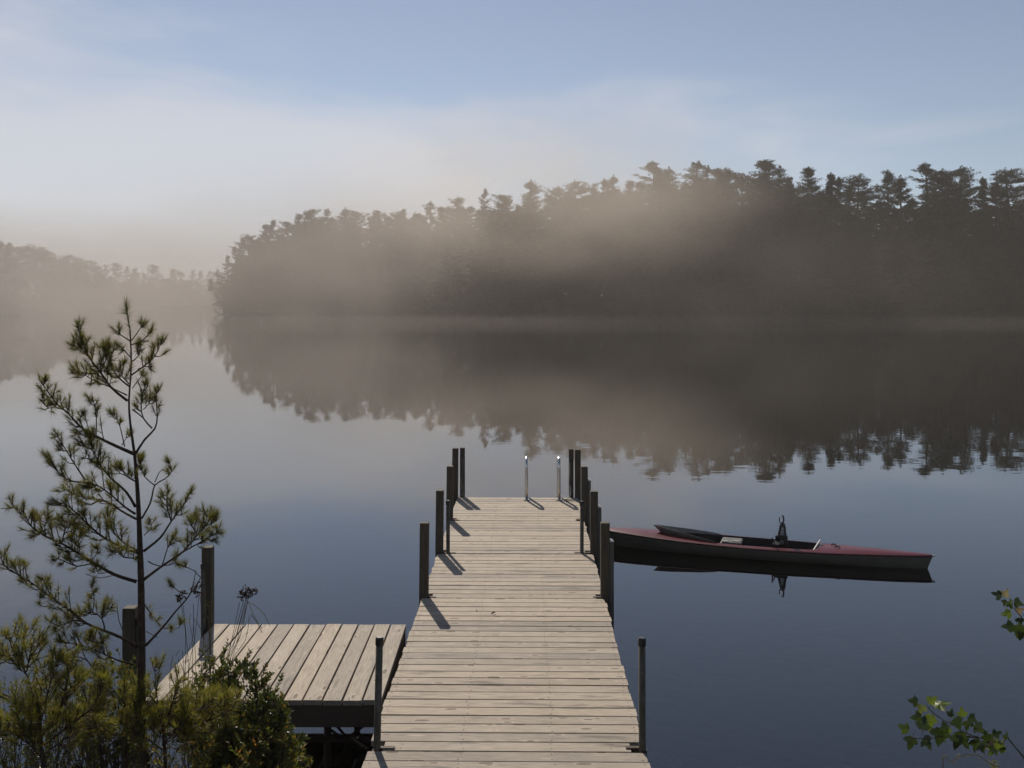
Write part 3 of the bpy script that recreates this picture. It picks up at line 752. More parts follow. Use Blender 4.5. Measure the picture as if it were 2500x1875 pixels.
bk = [(258, 645, 'white'), (283, 640, 'red'), (312, 648, 'white'), (328, 655, 'red'), (352, 665, 'white'), (374, 650, 'broad'), (395, 675, 'white'), (425, 660, 'broad'), (440, 664, 'broad'), (468, 657, 'white'), (488, 660, 'white'), (508, 662, 'broad'), (530, 656, 'white'), (550, 665, 'white'), (410, 680, 'broad'), (345, 680, 'broad'), (456, 684, 'broad'), (520, 690, 'broad'), (235, 655, 'white'), (575, 660, 'white')]
for x, y, st in bk:
    Y = 826.0 + tr_.uniform(0, 8); X = (x - 1250) * Y / F
    plant(st, X, Y, CAM_H + (HOR - y) * Y / F - ground_h(X, Y), 1.15 if st != 'broad' else .9, 'shore_tree', 'faint tree on the most distant shore at the back of the bay', 'tree', 'faint trees on the most distant shore')
for k in range(26):
    Y = 816.0 + tr_.uniform(0, 4); X = -345 + 130 * (k + tr_.random()) / 26
    plant('broad', X, Y, tr_.uniform(13, 19), 1.3, 'shore_tree', 'faint low tree along the most distant waterline', 'tree', 'faint low trees on the most distant shore')
# small rock out in the bay
def rock(name, loc, s, seed, mat, label=None, cat=None, kind=None, group=None):
    r = random.Random(seed); import bmesh
    bm = bmesh.new(); bmesh.ops.create_icosphere(bm, subdivisions=2, radius=1)
    ph = [r.uniform(0, 6) for _ in range(6)]
    for v in bm.verts:
        c = v.co; d = 1 + .18 * math.sin(c.x * 3 + ph[0]) * math.sin(c.y * 2.6 + ph[1]) + .14 * math.sin(c.z * 4 + ph[2] + c.x * 2) + r.uniform(-.07, .07)
        v.co = Vector((c.x * s[0] * d, c.y * s[1] * d, c.z * s[2] * d))
    me = bpy.data.meshes.new(name); bm.to_mesh(me); bm.free(); me.materials.append(mat)
    o = place(name, me, None, loc, (0, 0, r.uniform(0, 6))); return tag(o, label, cat, group, kind)
Y = 620.0; rock('rock', ((437 - 1250) * Y / F, Y, 0.1), (2.0, 1.2, .9), 5, M_ROCK, 'tiny dark rock showing above the water far out in the bay', 'rock')

# ------------------------------------------------------------------ needles and leaves
class Needles:
    def __init__(s): s.V = []; s.F = []
    def tuft(s, r, p, d, ln=.052, k=42, spread=1.0, back=.03, w=.0011):
        d = unit(d); o = d.orthogonal().normalized(); q = d.cross(o)
        for i in range(k):
            t = r.random(); an = r.uniform(0, 6.283)
            tilt = (0.15 + 1.25 * t) * spread * r.uniform(.75, 1.15)
            dirn = d * math.cos(tilt) + (o * math.cos(an) + q * math.sin(an)) * math.sin(tilt)
            dirn.z -= .10 * t; b = p - d * back * t
            e = b + dirn * ln * r.uniform(.75, 1.1)
            sd = unit(dirn.cross(rvec(r))) * w
            i0 = len(s.V); s.V += [b - sd, b + sd, e]; s.F.append((i0, i0+1, i0+2))
    def sleeve(s, r, a, b, ln=.045, dens=420, w=.001):
        """Sparse needles along a twig."""
        d = b - a; n = int(d.length * dens); du = unit(d); o = du.orthogonal().normalized(); q = du.cross(o)
        for i in range(n):
            p = a + d * r.random(); an = r.uniform(0, 6.283); tilt = r.uniform(.45, .9)
            dirn = du * math.cos(tilt) + (o * math.cos(an) + q * math.sin(an)) * math.sin(tilt)
            e = p + dirn * ln * r.uniform(.7, 1.05); sd = unit(dirn.cross(rvec(r))) * w
            i0 = len(s.V); s.V += [p - sd, p + sd, e]; s.F.append((i0, i0+1, i0+2))
    def build(s, name, mat, parent):
        me = bpy.data.meshes.new(name); me.from_pydata([tuple(v) for v in s.V], [], s.F); me.materials.append(mat); me.update()
        return place(name, me, parent)

def pine_branch(r, mb, nd, pts, r0, r1, t0, ntuft, twig=(.05, .14), ln=.052, k=42, tip=True, sleeve=True, updir=.35, w=.0011):
    """Branch tube + side twigs that carry needle tufts."""
    pl = resample(pts, .035); n = len(pl)
    mb.tube(pl, [r0 + (r1 - r0) * (i / (n - 1)) ** .8 for i in range(n)], 6)
    def tangent(i): return unit(pl[min(n-1, i+1)] - pl[max(0, i-1)])
    if tip:
        nd.tuft(r, pl[-1], tangent(n-1), ln, int(k * 1.2), 1.05, w=w)
    for j in range(ntuft):
        t = t0 + (1 - t0) * (j + r.random()) / max(1, ntuft); i = min(n - 1, int(t * (n - 1)))
        tg = tangent(i); o = rvec(r); o = unit(o - tg * o.dot(tg)); o.z += updir
        d = unit(tg * r.uniform(.35, 1.0) + unit(o) * r.uniform(.6, 1.0))
        L_ = r.uniform(*twig) * (1.15 - .5 * t)
        mid = pl[i] + d * L_ * .5 + Vector((0, 0, -.08 * L_)); e = pl[i] + d * L_ + Vector((0, 0, .18 * L_))
        mb.tube([pl[i], mid, e], [.0032, .0026, .002], 4, cap=False)
        d2 = unit(e - mid)
        nd.tuft(r, e, d2, ln * r.uniform(.85, 1.1), k, w=w)
        if sleeve and r.random() < .75: nd.sleeve(r, mid, e, ln * .9, 260, w)
        if r.random() < .55:    # forked tip
            d3 = unit(d2 + rvec(r) * .8); e3 = mid + d3 * L_ * .6
            mb.tube([mid, e3], [.0024, .0018], 4, cap=False); nd.tuft(r, e3, d3, ln * .95, int(k * .8), w=w)

Z5 = lambda x, y: (x / 2.86, 720 + y / 2.86)
Z6 = lambda x, y: (x / 2.655, 1250 + y / 2.655)
PY = 6.0
def poly(z, pts, dy, Y0=PY):
    n = len(pts); out = []
    for i, p in enumerate(pts):
        px = z(*p); out.append(P(px[0], px[1], Y0 + dy * i / max(1, n - 1)))
    return out
fr_ = random.Random(5)
trunk_pts = [(905.0/2.655*1.0, 1950)] 
tp = [P(362, 2060, PY), P(358, 1950, PY), P(357, 1875, PY), P(347, 1780, PY), P(346, 1660, PY), P(346, 1560, PY), P(344, 1420, PY), P(342, 1350, PY), P(339, 1265, PY), P(334, 1175, PY), P(328, 1108, PY),
      P(318, 1035, PY), P(314.5, 978, PY), P(319, 920, PY), P(320, 860, PY), P(317, 805, PY), P(311, 770, PY), P(308.5, 752, PY)]
pine = empty('white_pine_sapling', tp[0], label='young white pine with open bare branches rising at the left foreground', cat='pine tree')
inv = -tp[0]
def shifted(mb, off):
    mb.v = [tuple(Vector(p) + off) for p in mb.v]; return mb
tb = MB(); rr = [.032, .029, .027, .0255, .0245, .0235, .0225, .0215, .0205, .0185, .016, .0135, .0115, .0085, .0065, .0048, .004, .003]
tb.tube(resample(tp, .05), list(np.interp(np.linspace(0, 1, len(resample(tp, .05))), np.linspace(0, 1, len(rr)), rr)), 10)
shifted(tb, inv).build('trunk', M_BARK, pine, True)
nd = Needles()
nd.tuft(fr_, tp[-1] + Vector((0, 0, .01)), Vector((0, 0, 1)), .078, 70, 1.05, .05, .0016)
nd.sleeve(fr_, tp[-3], tp[-1], .055, 420, .0014); nd.sleeve(fr_, tp[-5], tp[-3], .05, 260, .0013)
BR = [  # zoom, points, depth change outward, base radius, first foliage, tufts, twig lengths
 (Z5, [(905,320),(840,278),(780,232)], -.05, .004, .5, 2, (.03,.07)),
 (Z5, [(908,330),(955,270),(1005,190)], .06, .004, .6, 2, (.03,.06)),
 (Z5, [(910,350),(990,320),(1055,255)], -.1, .004, .5, 3, (.03,.07)),
 (Z5, [(915,440),(860,380),(815,335)], .1, .004, .5, 3, (.03,.07)),
 (Z5, [(915,470),(970,420),(985,330)], .15, .004, .4, 4, (.03,.07)),
 (Z5, [(918,560),(1000,500),(1080,430),(1130,320)], -.1, .005, .3, 8, (.04,.09)),
 (Z5, [(960,520),(1010,500),(1055,500)], -.1, .003, .4, 2, (.03,.06)),
 (Z5, [(905,640),(830,580),(760,480),(720,340)], .12, .006, .25, 12, (.05,.11)),
 (Z5, [(900,620),(850,560),(840,470)], -.2, .004, .3, 6, (.04,.10)),
 (Z5, [(890,740),(780,650),(700,540),(615,420),(565,300),(540,215)], -.15, .009, .30, 16, (.04,.11)),
 (Z5, [(610,415),(560,370),(480,335)], -.1, .004, .3, 4, (.03,.07)),
 (Z5, [(620,440),(590,380),(625,300)], -.15, .003, .5, 2, (.03,.05)),
 (Z5, [(690,550),(610,550),(500,520)], -.1, .004, .2, 8, (.04,.09)),
 (Z5, [(885,700),(760,640),(640,590),(570,540)], .25, .005, .35, 9, (.04,.10)),
 (Z5, [(700,540),(740,450),(760,380)], .1, .004, .1, 9, (.04,.10)),
 (Z5, [(925,800),(1000,860),(1060,935)], .1, .005, .9, 0, (.03,.05)),
 (Z5, [(945,1110),(1010,1010),(1080,935),(1098,850),(1090,740),(1095,650)], .15, .008, .62, 5, (.03,.07)),
 (Z5, [(1060,930),(1000,860),(985,760),(1018,600)], .1, .005, .4, 8, (.03,.08)),
 (Z5, [(1000,800),(1040,760),(1050,710)], .2, .003, .3, 4, (.03,.06)),
 (Z5, [(925,650),(985,570),(1015,560)], .2, .003, .5, 2, (.03,.05)),
 (Z5, [(935,1110),(820,1060),(680,992),(560,920),(480,830),(400,765),(330,670),(285,605)], -.25, .012, .28, 22, (.04,.10)),
 (Z5, [(400,765),(340,790),(280,730)], -.3, .004, .2, 6, (.04,.08)),
 (Z5, [(670,990),(672,860),(650,740),(600,700)], -.1, .004, .5, 5, (.03,.07)),
 (Z5, [(580,930),(560,870),(575,810)], -.15, .003, .4, 3, (.03,.06)),
 (Z5, [(870,1060),(835,910),(800,840),(768,800)], .05, .004, .5, 4, (.03,.06)),
 (Z5, [(850,1050),(880,1000),(890,950)], .15, .003, .5, 1, (.03,.05)),
 (Z5, [(700,1000),(640,1000),(620,960)], -.2, .003, .1, 5, (.03,.06)),
 (Z5, [(945,1480),(880,1375),(780,1285),(700,1190),(640,1080),(545,1050)], -.2, .009, .40, 15, (.05,.12)),
 (Z5, [(700,1190),(640,1150),(575,1140)], -.25, .004, .2, 5, (.04,.08)),
 (Z5, [(660,1140),(640,1060),(630,1000)], -.1, .003, .5, 2, (.03,.05)),
 (Z5, [(590,1310),(500,1300),(430,1260),(380,1200),(340,1110)], -.2, .006, .25, 10, (.04,.10)),
 (Z5, [(600,1300),(520,1180),(440,1050),(380,950)], .05, .006, .3, 10, (.04,.09)),
 (Z5, [(945,1530),(870,1480),(780,1400),(680,1330),(590,1310)], -.1, .008, .3, 16, (.05,.12)),
 (Z5, [(950,1565),(850,1510),(740,1440),(620,1420),(520,1390),(430,1350)], .2, .008, .3, 18, (.05,.13)),
 (Z5, [(940,1300),(880,1260),(840,1180)], -.2, .005, .2, 8, (.04,.09)),
 (Z5, [(945,1240),(980,1180),(970,1120)], .1, .003, .3, 4, (.03,.06)),
 (Z5, [(990,1560),(1050,1450),(1080,1330),(1150,1285),(1200,1225),(1165,1140)], -.1, .007, .75, 4, (.03,.06)),
 (Z5, [(1080,1330),(1010,1270),(975,1180)], .1, .004, .5, 3, (.03,.06)),
 (Z5, [(1080,1310),(1110,1240),(1140,1215)], .05, .003, .9, 0, (.03,.05)),
 (Z6, [(890,265),(760,215),(650,150),(540,50),(440,-40),(380,-60)], -.3, .010, .3, 24, (.05,.13)),
 (Z6, [(890,250),(790,190),(720,100),(690,0)], .2, .007, .3, 14, (.05,.12)),
 (Z6, [(885,300),(800,290),(740,230)], -.25, .005, .2, 9, (.05,.10)),
 (Z6, [(930,255),(1040,165),(1110,60),(1200,-60),(1240,-150)], .1, .009, .55, 10, (.04,.09)),
 (Z6, [(1110,60),(1080,-40),(1085,-130)], .2, .005, .2, 10, (.04,.09)),
 (Z6, [(935,150),(980,100),(965,40)], -.2, .003, .4, 4, (.03,.06)),
 (Z6, [(885,452),(740,405),(600,325),(480,252),(400,205),(300,160),(200,90),(150,-5),(90,-30),(40,-20)], -.4, .013, .30, 30, (.05,.13)),
 (Z6, [(600,330),(500,352),(420,320),(350,290)], -.2, .005, .35, 7, (.04,.10)),
 (Z6, [(740,408),(650,428),(555,402)], -.15, .003, 1.0, 0, (.03,.05)),
 (Z6, [(700,385),(640,400),(620,340)], -.2, .003, .5, 3, (.03,.06)),
 (Z6, [(590,320),(632,260),(625,215)], -.1, .003, .6, 3, (.03,.06)),
 (Z6, [(400,205),(420,120),(460,60)], -.3, .005, .2, 12, (.05,.12)),
 (Z6, [(480,252),(500,160),(540,110)], .1, .005, .3, 11, (.05,.12)),
 (Z6, [(300,160),(290,90),(330,30)], -.2, .004, .2, 10, (.05,.11)),
 (Z6, [(930,440),(1050,350),(1180,262),(1280,150),(1330,80),(1345,-10)], .15, .010, .52, 15, (.05,.11)),
 (Z6, [(1180,262),(1310,190),(1420,125)], -.1, .005, .3, 10, (.05,.10)),
 (Z6, [(1280,150),(1240,80),(1250,30)], .2, .004, .2, 8, (.04,.09)),
 (Z6, [(1330,90),(1400,60),(1400,0)], .1, .004, .2, 7, (.04,.09)),
 (Z6, [(1050,350),(1100,200),(1150,170)], .2, .004, .5, 5, (.04,.08)),
 (Z6, [(960,320),(1030,350),(1140,330),(1130,280)], .2, .004, .6, 4, (.04,.08)),
 (Z6, [(945,865),(1050,752),(1140,642),(1232,530),(1270,380)], -.1, .009, 1.0, 0, (.03,.05)),
 (Z6, [(1232,530),(1300,425),(1258,380),(1160,340)], .0, .004, .9, 1, (.03,.05)),
 (Z6, [(1225,530),(1160,515),(1120,480),(1095,445)], -.15, .003, .95, 1, (.02,.03)),
 (Z6, [(1050,752),(1110,758),(1115,745)], -.1, .003, .9, 1, (.02,.03)),
 (Z6, [(1055,750),(1160,752),(1165,690)], -.05, .0025, .9, 1, (.02,.03)),
 (Z6, [(948,775),(1020,812)], .0, .003, 1.0, 0, (.02,.03)),
 (Z6, [(940,600),(975,660),(1035,730)], .1, .003, .3, 3, (.03,.05)),
 (Z6, [(890,875),(780,812),(680,772),(560,722),(460,642),(340,560),(220,470),(100,398),(20,340),(5,262)], -.35, .012, .34, 26, (.05,.12)),
 (Z6, [(150,425),(150,350),(148,320)], -.2, .003, .9, 1, (.02,.04)),
 (Z6, [(105,400),(90,350),(80,330)], -.3, .003, .8, 2, (.02,.04)),
 (Z6, [(340,560),(300,480),(275,430)], -.3, .003, .6, 3, (.03,.06)),
 (Z6, [(370,590),(300,612),(260,600),(262,540)], -.3, .003, .8, 2, (.03,.05)),
 (Z6, [(560,722),(470,700),(380,740),(300,690)], -.2, .005, .3, 9, (.05,.10)),
 (Z6, [(680,772),(660,690),(590,650),(460,655)], -.1, .005, .3, 10, (.05,.11)),
 (Z6, [(600,650),(610,560),(590,475)], -.2, .003, .5, 5, (.04,.08)),
 (Z6, [(660,690),(690,630),(740,640)], .1, .003, .4, 6, (.04,.08)),
 (Z6, [(820,830),(770,700),(758,600)], .1, .003, 1.0, 0, (.03,.05)),
 (Z6, [(870,990),(760,960),(640,905),(540,870),(380,835)], -.2, .007, .3, 16, (.05,.11)),
 (Z6, [(700,780),(650,850),(560,820)], -.3, .004, .3, 9, (.05,.10)),
]
bmesh_by = []
for (z, pts, dy, r0, t0, nt_, tw) in BR:
    b = MB(); dyy = dy
    pine_branch(fr_, b, nd, poly(z, pts, dyy), r0, .0022, t0, int(nt_ * 1.25) + (1 if nt_ else 0), tw, .053, 46, tip=nt_ > 0, w=.00095)
    shifted(b, inv).build('branch', M_BARK, pine, True)
for i in range(len(nd.V)): nd.V[i] = nd.V[i] + inv
nd.build('needles', M_NEEDLE, pine)

# ---- low pines at the bottom left
def low_pine(name, label, base_px, Y0, brs, seed, dens=1.0, mat=M_LOWNEEDLE, ln=.055):
    r = random.Random(seed); base = P(base_px[0], base_px[1], Y0); base.z = ground_h(base.x, base.y)
    e = empty(name, base, label=label, cat='pine tree'); nd = Needles(); off = -base
    top = P(base_px[2], base_px[3], Y0)
    t = MB(); t.tube(resample([base - Vector((0,0,.1)), base.lerp(top, .5) + Vector((.03, 0, 0)), top], .06), [.016] * 2 + [.010] * (len(resample([base - Vector((0,0,.1)), base.lerp(top, .5) + Vector((.03, 0, 0)), top], .06)) - 2), 7)
    shifted(t, off).build('trunk', M_BARK, e, True)
    for (pts, dy, nt_, r0) in brs:
        b = MB(); pine_branch(r, b, nd, poly(lambda x, y: (x, y), pts, dy, Y0), r0, .0025, .15, int(nt_ * dens * 1.6), (.05, .15), ln * 1.1, 32, w=.0015)
        shifted(b, off).build('branch', M_BARK, e, True)
    for i in range(len(nd.V)): nd.V[i] = nd.V[i] + off
    nd.build('needles', mat, e)
low_pine('white_pine_seedling', 'small yellow-green pine in the bottom left corner', (95, 1960, 90, 1700), 5.7, [
 ([(95,1790),(70,1660),(35,1600),(18,1540)], -.1, 12, .006), ([(60,1645),(55,1580),(62,1530)], .1, 8, .004), ([(65,1640),(75,1590),(85,1560)], -.1, 8, .004),
 ([(40,1620),(10,1600),(-20,1590)], .0, 8, .004), ([(95,1780),(60,1720),(0,1690),(-30,1650)], .1, 14, .006), ([(100,1760),(120,1680),(140,1610)], -.15, 15, .005),
 ([(100,1800),(150,1720),(190,1650)], .15, 16, .005), ([(105,1820),(170,1770),(230,1720),(255,1660)], -.1, 18, .006), ([(90,1830),(30,1790),(-20,1770)], -.2, 16, .005),
 ([(100,1850),(60,1800),(40,1740)], -.25, 14, .005), ([(110,1840),(180,1790),(260,1770)], .2, 16, .005), ([(100,1800),(100,1700),(108,1620)], .2, 14, .005), ([(150,1725),(165,1660),(165,1615)], -.1, 9, .004)], 31)
low_pine('white_pine_seedling', 'low bushy pine growing just right of the young pine trunk', (390, 1960, 395, 1740), 5.85, [
 ([(392,1800),(385,1720),(378,1640),(380,1612)], .1, 9, .004), ([(392,1790),(420,1720),(440,1660)], -.1, 14, .005), ([(395,1800),(470,1755),(520,1715),(540,1700)], .1, 20, .006),
 ([(395,1800),(480,1770),(550,1740),(570,1700)], -.15, 22, .006), ([(390,1800),(330,1740),(280,1690),(262,1650)], -.1, 16, .005), ([(395,1820),(450,1790),(520,1790)], .2, 16, .005),
 ([(390,1790),(350,1720),(330,1670)], .15, 12, .005), ([(400,1780),(450,1725),(490,1700)], .2, 14, .005), ([(395,1830),(340,1790),(290,1760)], -.2, 14, .005), ([(400,1815),(470,1745),(555,1705)], -.2, 14, .005)], 32)
low_pine('white_pine_seedling', 'dark low pine behind the left foreground pine trunk', (235, 1980, 240, 1760), 6.25, [
 ([(240,1800),(215,1720),(195,1660),(180,1610)], -.1, 12, .006), ([(340,1745),(300,1715),(255,1680),(225,1630),(205,1608),(160,1600)], -.2, 9, .007), ([(240,1820),(290,1750),(320,1690)], .1, 13, .005),
 ([(240,1820),(200,1760),(140,1730)], .1, 13, .005), ([(345,1795),(230,1790),(130,1770),(70,1735),(42,1715)], -.3, 8, .010), ([(240,1800),(240,1700),(245,1640)], .0, 12, .004)], 33, mat=M_NEEDLE)

# ---- shrubs with small leaves
class Leaves:
    def __init__(s): s.V = []; s.F = []
    def leaf(s, r, p, d, ln, wd):
        d = unit(d); n = rvec(r); sd = unit(d.cross(n)) ; up = unit(sd.cross(d))
        a = p; m1 = p + d * ln * .45; e = p + d * ln - up * ln * .12; i = len(s.V)
        s.V += [a, m1 + sd * wd * .5 + up * wd * .15, e, m1 - sd * wd * .5 + up * wd * .15, m1]; s.F += [(i, i+4, i+1), (i+1, i+4, i+2), (i+2, i+4, i+3), (i+3, i+4, i)]
def shrub(name, label, cat, base, tips, seed, leaf=(.024, .010), per=26, mat=M_SHRUB, twigr=.0022, side=5, leafy=.45, group=None, sag=0.0):
    r = random.Random(seed); e = empty(name, base, label=label, cat=cat, group=group); off = -base; st = MB(); lv = Leaves()
    for tpnt in tips:
        b0 = base + Vector((r.uniform(-.10, .10), r.uniform(-.08, .08), -.06))
        b0.x += (tpnt.x - base.x) * .35; b0.z = ground_h(b0.x, b0.y) - .04
        mid = b0.lerp(tpnt, .5) + Vector((r.uniform(-.05, .05), r.uniform(-.05, .05), (tpnt - b0).length * .10))
        pl_ = resample([b0, mid, tpnt], .05); n = len(pl_)
        st.tube(pl_, [twigr * 2.0 * (1 - .75 * i / (n - 1)) for i in range(n)], 4, cap=False)
        def put(p, d, kk):
            for _ in range(kk):
                q = r.random(); an = rvec(r); an = unit(an - d * an.dot(d))
                lv.leaf(r, p - d * q * .06, d * .75 + an * .8 + Vector((0, 0, .15)), leaf[0] * r.uniform(.6, 1.2), leaf[1] * r.uniform(.7, 1.2))
        put(tpnt, unit(pl_[-1] - pl_[-2]), int(per * .5))
        for j in range(side):
            i = min(n - 2, int(n * (leafy + (1 - leafy) * (j + r.random()) / side))); tg = unit(pl_[i+1] - pl_[i]); o = rvec(r); o.z = abs(o.z) * .6
            d = unit(tg * .8 + o); ln_ = r.uniform(.06, .15); ee = pl_[i] + d * ln_
            st.tube([pl_[i], ee], [twigr * .8, twigr * .4], 4, cap=False); put(ee, d, int(per * .5)); put(pl_[i] + d * ln_ * .5, d, int(per * .3))
    shifted(st, off).build('stems', M_TWIG, e)
    me = bpy.data.meshes.new('leaves'); me.from_pydata([tuple(v + off) for v in lv.V], [], lv.F); me.materials.append(mat); me.update(); place('leaves', me, e)
    return e
def tips_in(r, n, xr, prof, ybot, Yr):
    out = []
    px = [p[0] for p in prof]; py = [p[1] for p in prof]
    for k in range(n):
        x = r.uniform(*xr); top = float(np.interp(x, px, py)); y = top + (ybot - top) * r.random() ** 1.7
        out.append(P(x, y, r.uniform(*Yr)))
    for x, y in prof: out.append(P(x, y, r.uniform(*Yr)))
    return out
sr = random.Random(77)
def gb(x, Y): X = (x - 1250) * Y / F; return Vector((X, Y, ground_h(X, Y)))
shrub('leatherleaf_shrub', 'dense dark green small-leaved shrub in front of the plank platform', 'shrub', gb(620, 6.55),
      tips_in(sr, 74, (520, 730), [(515,1665),(540,1632),(575,1628),(598,1614),(620,1632),(645,1660),(668,1690),(688,1715),(700,1750),(718,1805),(730,1850)], 1850, (6.35, 6.75)), 41, (.032, .013), per=46, side=6)
shrub('leatherleaf_shrub', 'sparse brownish shrub tips just left of the dense dark shrub', 'shrub', gb(500, 6.6),
      tips_in(sr, 34, (455, 545), [(455,1690),(480,1650),(500,1615),(520,1608),(545,1600)], 1820, (6.5, 6.8)), 42, per=20)
shrub('leatherleaf_shrub', 'leafy shrub with pale rounded leaves behind the pine at lower left', 'shrub', gb(280, 6.5),
      tips_in(sr, 42, (180, 340), [(200,1690),(240,1660),(275,1612),(300,1625),(325,1660)], 1850, (6.4, 6.7)), 43, (.030, .016), 16)
shrub('leatherleaf_shrub', 'tangled twiggy shrub in the lower left corner', 'shrub', gb(60, 6.3),
      tips_in(sr, 56, (-30, 190), [(-30,1690),(20,1680),(60,1690),(110,1700),(150,1720),(190,1730)], 1870, (6.0, 6.5)), 44, (.024, .011), 14, side=7, leafy=.25)
shrub('bare_twig_shrub', 'tangle of bare grey twigs around the base of the pine', 'shrub', gb(290, 6.1),
      tips_in(sr, 60, (120, 420), [(120,1750),(200,1730),(300,1740),(420,1770)], 1870, (5.9, 6.4)), 45, (.018, .008), 4, side=8, leafy=.2)
shrub('sweet_gale_shrub', 'shrub with yellowing narrow leaves at the water edge below the platform', 'shrub', gb(640, 6.4),
      tips_in(sr, 16, (590, 740), [(560,1770),(600,1775),(640,1770),(680,1790),(715,1795),(735,1850)], 1880, (6.1, 6.4)), 46, (.036, .010), 16,
      mat=mat_leafy('yellowing_leaves', [(0, (0.06,0.075,0.02)), (0.5, (0.10,0.11,0.025)), (0.8, (0.17,0.13,0.03)), (1, (0.26,0.11,0.03))], 0.4))
shrub('sweet_gale_shrub', 'low yellow-green leafy sprigs at the bottom edge under the pine', 'shrub', gb(480, 5.9),
      tips_in(sr, 16, (380, 600), [(380,1830),(450,1810),(520,1800),(600,1820)], 1890, (5.6, 6.0)), 47, (.034, .010), 10, mat=bpy.data.materials['yellowing_leaves'])
# dry grass and stalks
gs = MB(); gr = random.Random(8)
for k in range(420):
    x = gr.uniform(0, 760) if k < 330 else gr.uniform(300, 700); Y = gr.uniform(5.6, 6.7); b0 = gb(x, Y); b0.z -= .02
    h = gr.uniform(.10, .34); d = Vector((gr.uniform(-.5, .5), gr.uniform(-.4, .4), 1)); d.normalize()
    tip = b0 + d * h + Vector((gr.uniform(-.06, .06), 0, -.03)); m = b0 + d * h * .55 + Vector((0, 0, .01)); sd = Vector((.0018, 0, 0))
    gs.add([b0 - sd, b0 + sd, m + sd * .8, m - sd * .8, tip], [(0, 1, 2, 3), (3, 2, 4)])
tag(gs.build('dry_grass', M_DRY), kind='stuff', label='dry grass and litter on the dark bank at lower left', cat='grass')
def seed_stalk(label, head, stems, seed, hs=(.050, .042), Y0=6.85, nb=26):
    r = random.Random(seed); base = P(stems[0][0][0], stems[0][0][1], Y0); base.z = ground_h(base.x, base.y); e = empty('seed_head_stalk', base, label=label, cat='dry flower', group='dry flower stalks by the platform'); off = -base
    for s in stems:
        pts = [P(x, y, Y0) for x, y in s]
        low = pts[0].copy(); low.z = min(low.z - .1, ground_h(low.x, low.y)); pts = [low] + pts
        b = MB(); b.tube(resample(pts, .05), .0022, 4, cap=False); shifted(b, off).build('stem', M_DRY if len(s) > 3 else M_TWIG, e)
    if head:
        h = MB()
        for x, y, sc in head:
            c = P(x, y, Y0)
            for _ in range(nb):
                d = rvec(r); p = c + Vector((d.x * hs[0], d.y * hs[0], d.z * hs[1])) * sc * r.random() ** .5; q = r.uniform(.007, .013)
                vs = [p + rvec(r) * q for _ in range(4)]; h.add(vs, [(0,1,2),(0,2,3),(0,3,1),(1,3,2)])
        shifted(h, off).build('seed_head', M_SEED, e)
seed_stalk('dry stalks with the largest brown seed cluster right of the platform post', [(588,1452,.8),(600,1440,.75),(612,1446,.8),(596,1458,.7),(620,1443,.6),(604,1454,.7)],
           [[(545,1660),(560,1590),(585,1470)], [(552,1660),(572,1570),(600,1462)], [(556,1660),(580,1560),(606,1462)], [(548,1650),(575,1540),(595,1465)], [(550,1655),(578,1550),(604,1460)]], 1)
seed_stalk('drooping thin grass blades arching right from the largest seed cluster', None, [[(560,1660),(590,1540),(605,1470),(622,1478),(645,1500),(660,1530)], [(555,1655),(590,1540),(606,1468),(618,1500),(640,1535)], [(556,1660),(600,1560),(612,1500),(640,1545)], [(450,1650),(470,1560),(475,1510),(500,1560)]], 2)
seed_stalk('dry stalk with reddish brown head just left of the platform post', [(477,1438,.8),(484,1446,.8),(480,1430,.7)], [[(460,1660),(475,1560),(486,1452)], [(490,1660),(497,1560),(488,1452)], [(478,1650),(473,1540),(472,1475)]], 3)
seed_stalk('dry stalk with small dark head behind the bare pine branch', [(440,1461,.75),(446,1448,.45),(436,1460,.6)], [[(460,1650),(455,1560),(446,1468)], [(452,1650),(452,1540),(440,1468)]], 4)
seed_stalk('pale wispy dried plant hanging across the platform post', None, [[(512,1560),(510,1500),(503,1462),(498,1480)], [(514,1550),(516,1500),(506,1465),(502,1500)], [(510,1548),(505,1510),(500,1476),(515,1480)], [(515,1555),(520,1520),(518,1475),(508,1468)], [(512,1570),(508,1530),(514,1490),(504,1470)]], 5, Y0=6.9)
seed_stalk('bent bare grass stems left of the seed heads over the platform edge', None, [[(448,1650),(445,1590),(447,1610)], [(470,1650),(470,1560),(462,1520),(465,1500)], [(430,1640),(436,1610),(455,1660)], [(415,1640),(430,1600),(437,1588)]], 6)

# ------------------------------------------------------------------ rocks
def gz(X, Y): return ground_h(X, Y)
for i, (X, Y, s, lab) in enumerate(((-1.55, 6.95, (.34, .25, .17), 'flat dark rock at the water edge below the platform'), (-1.15, 6.85, (.26, .2, .14), 'smaller dark rock by the foot of the near left dock pipe'), (-2.05, 6.85, (.28, .22, .15), 'dark rock half hidden by the yellowing shrub'))):
    rock('rock', (X, Y, max(0.0, gz(X, Y)) + .0), s, 50 + i, M_ROCK, lab, 'rock')
st = MB(); r = random.Random(12)
for k in range(120):
    X = r.uniform(.9, 5.2); Y = r.uniform(6.2, 9.2); s = r.uniform(.05, .20); z = gz(X, Y)
    vv = []; 
    for a in range(7):
        an = a * 6.283 / 7; q = s * r.uniform(.7, 1.2); vv.append((X + math.cos(an) * q * 1.4, Y + math.sin(an) * q, z - .02))
    for a in range(7): vv.append((X + (vv[a][0] - X) * .6, Y + (vv[a][1] - Y) * .6, z + s * r.uniform(.25, .45)))
    st.add(vv, [(a, (a+1) % 7, 7 + (a+1) % 7, 7 + a) for a in range(7)] + [tuple(range(7, 14))])
tag(st.build('lake_stones', M_BEDROCK), kind='stuff', label='pale stones lying on the lake bed under shallow water', cat='stones')

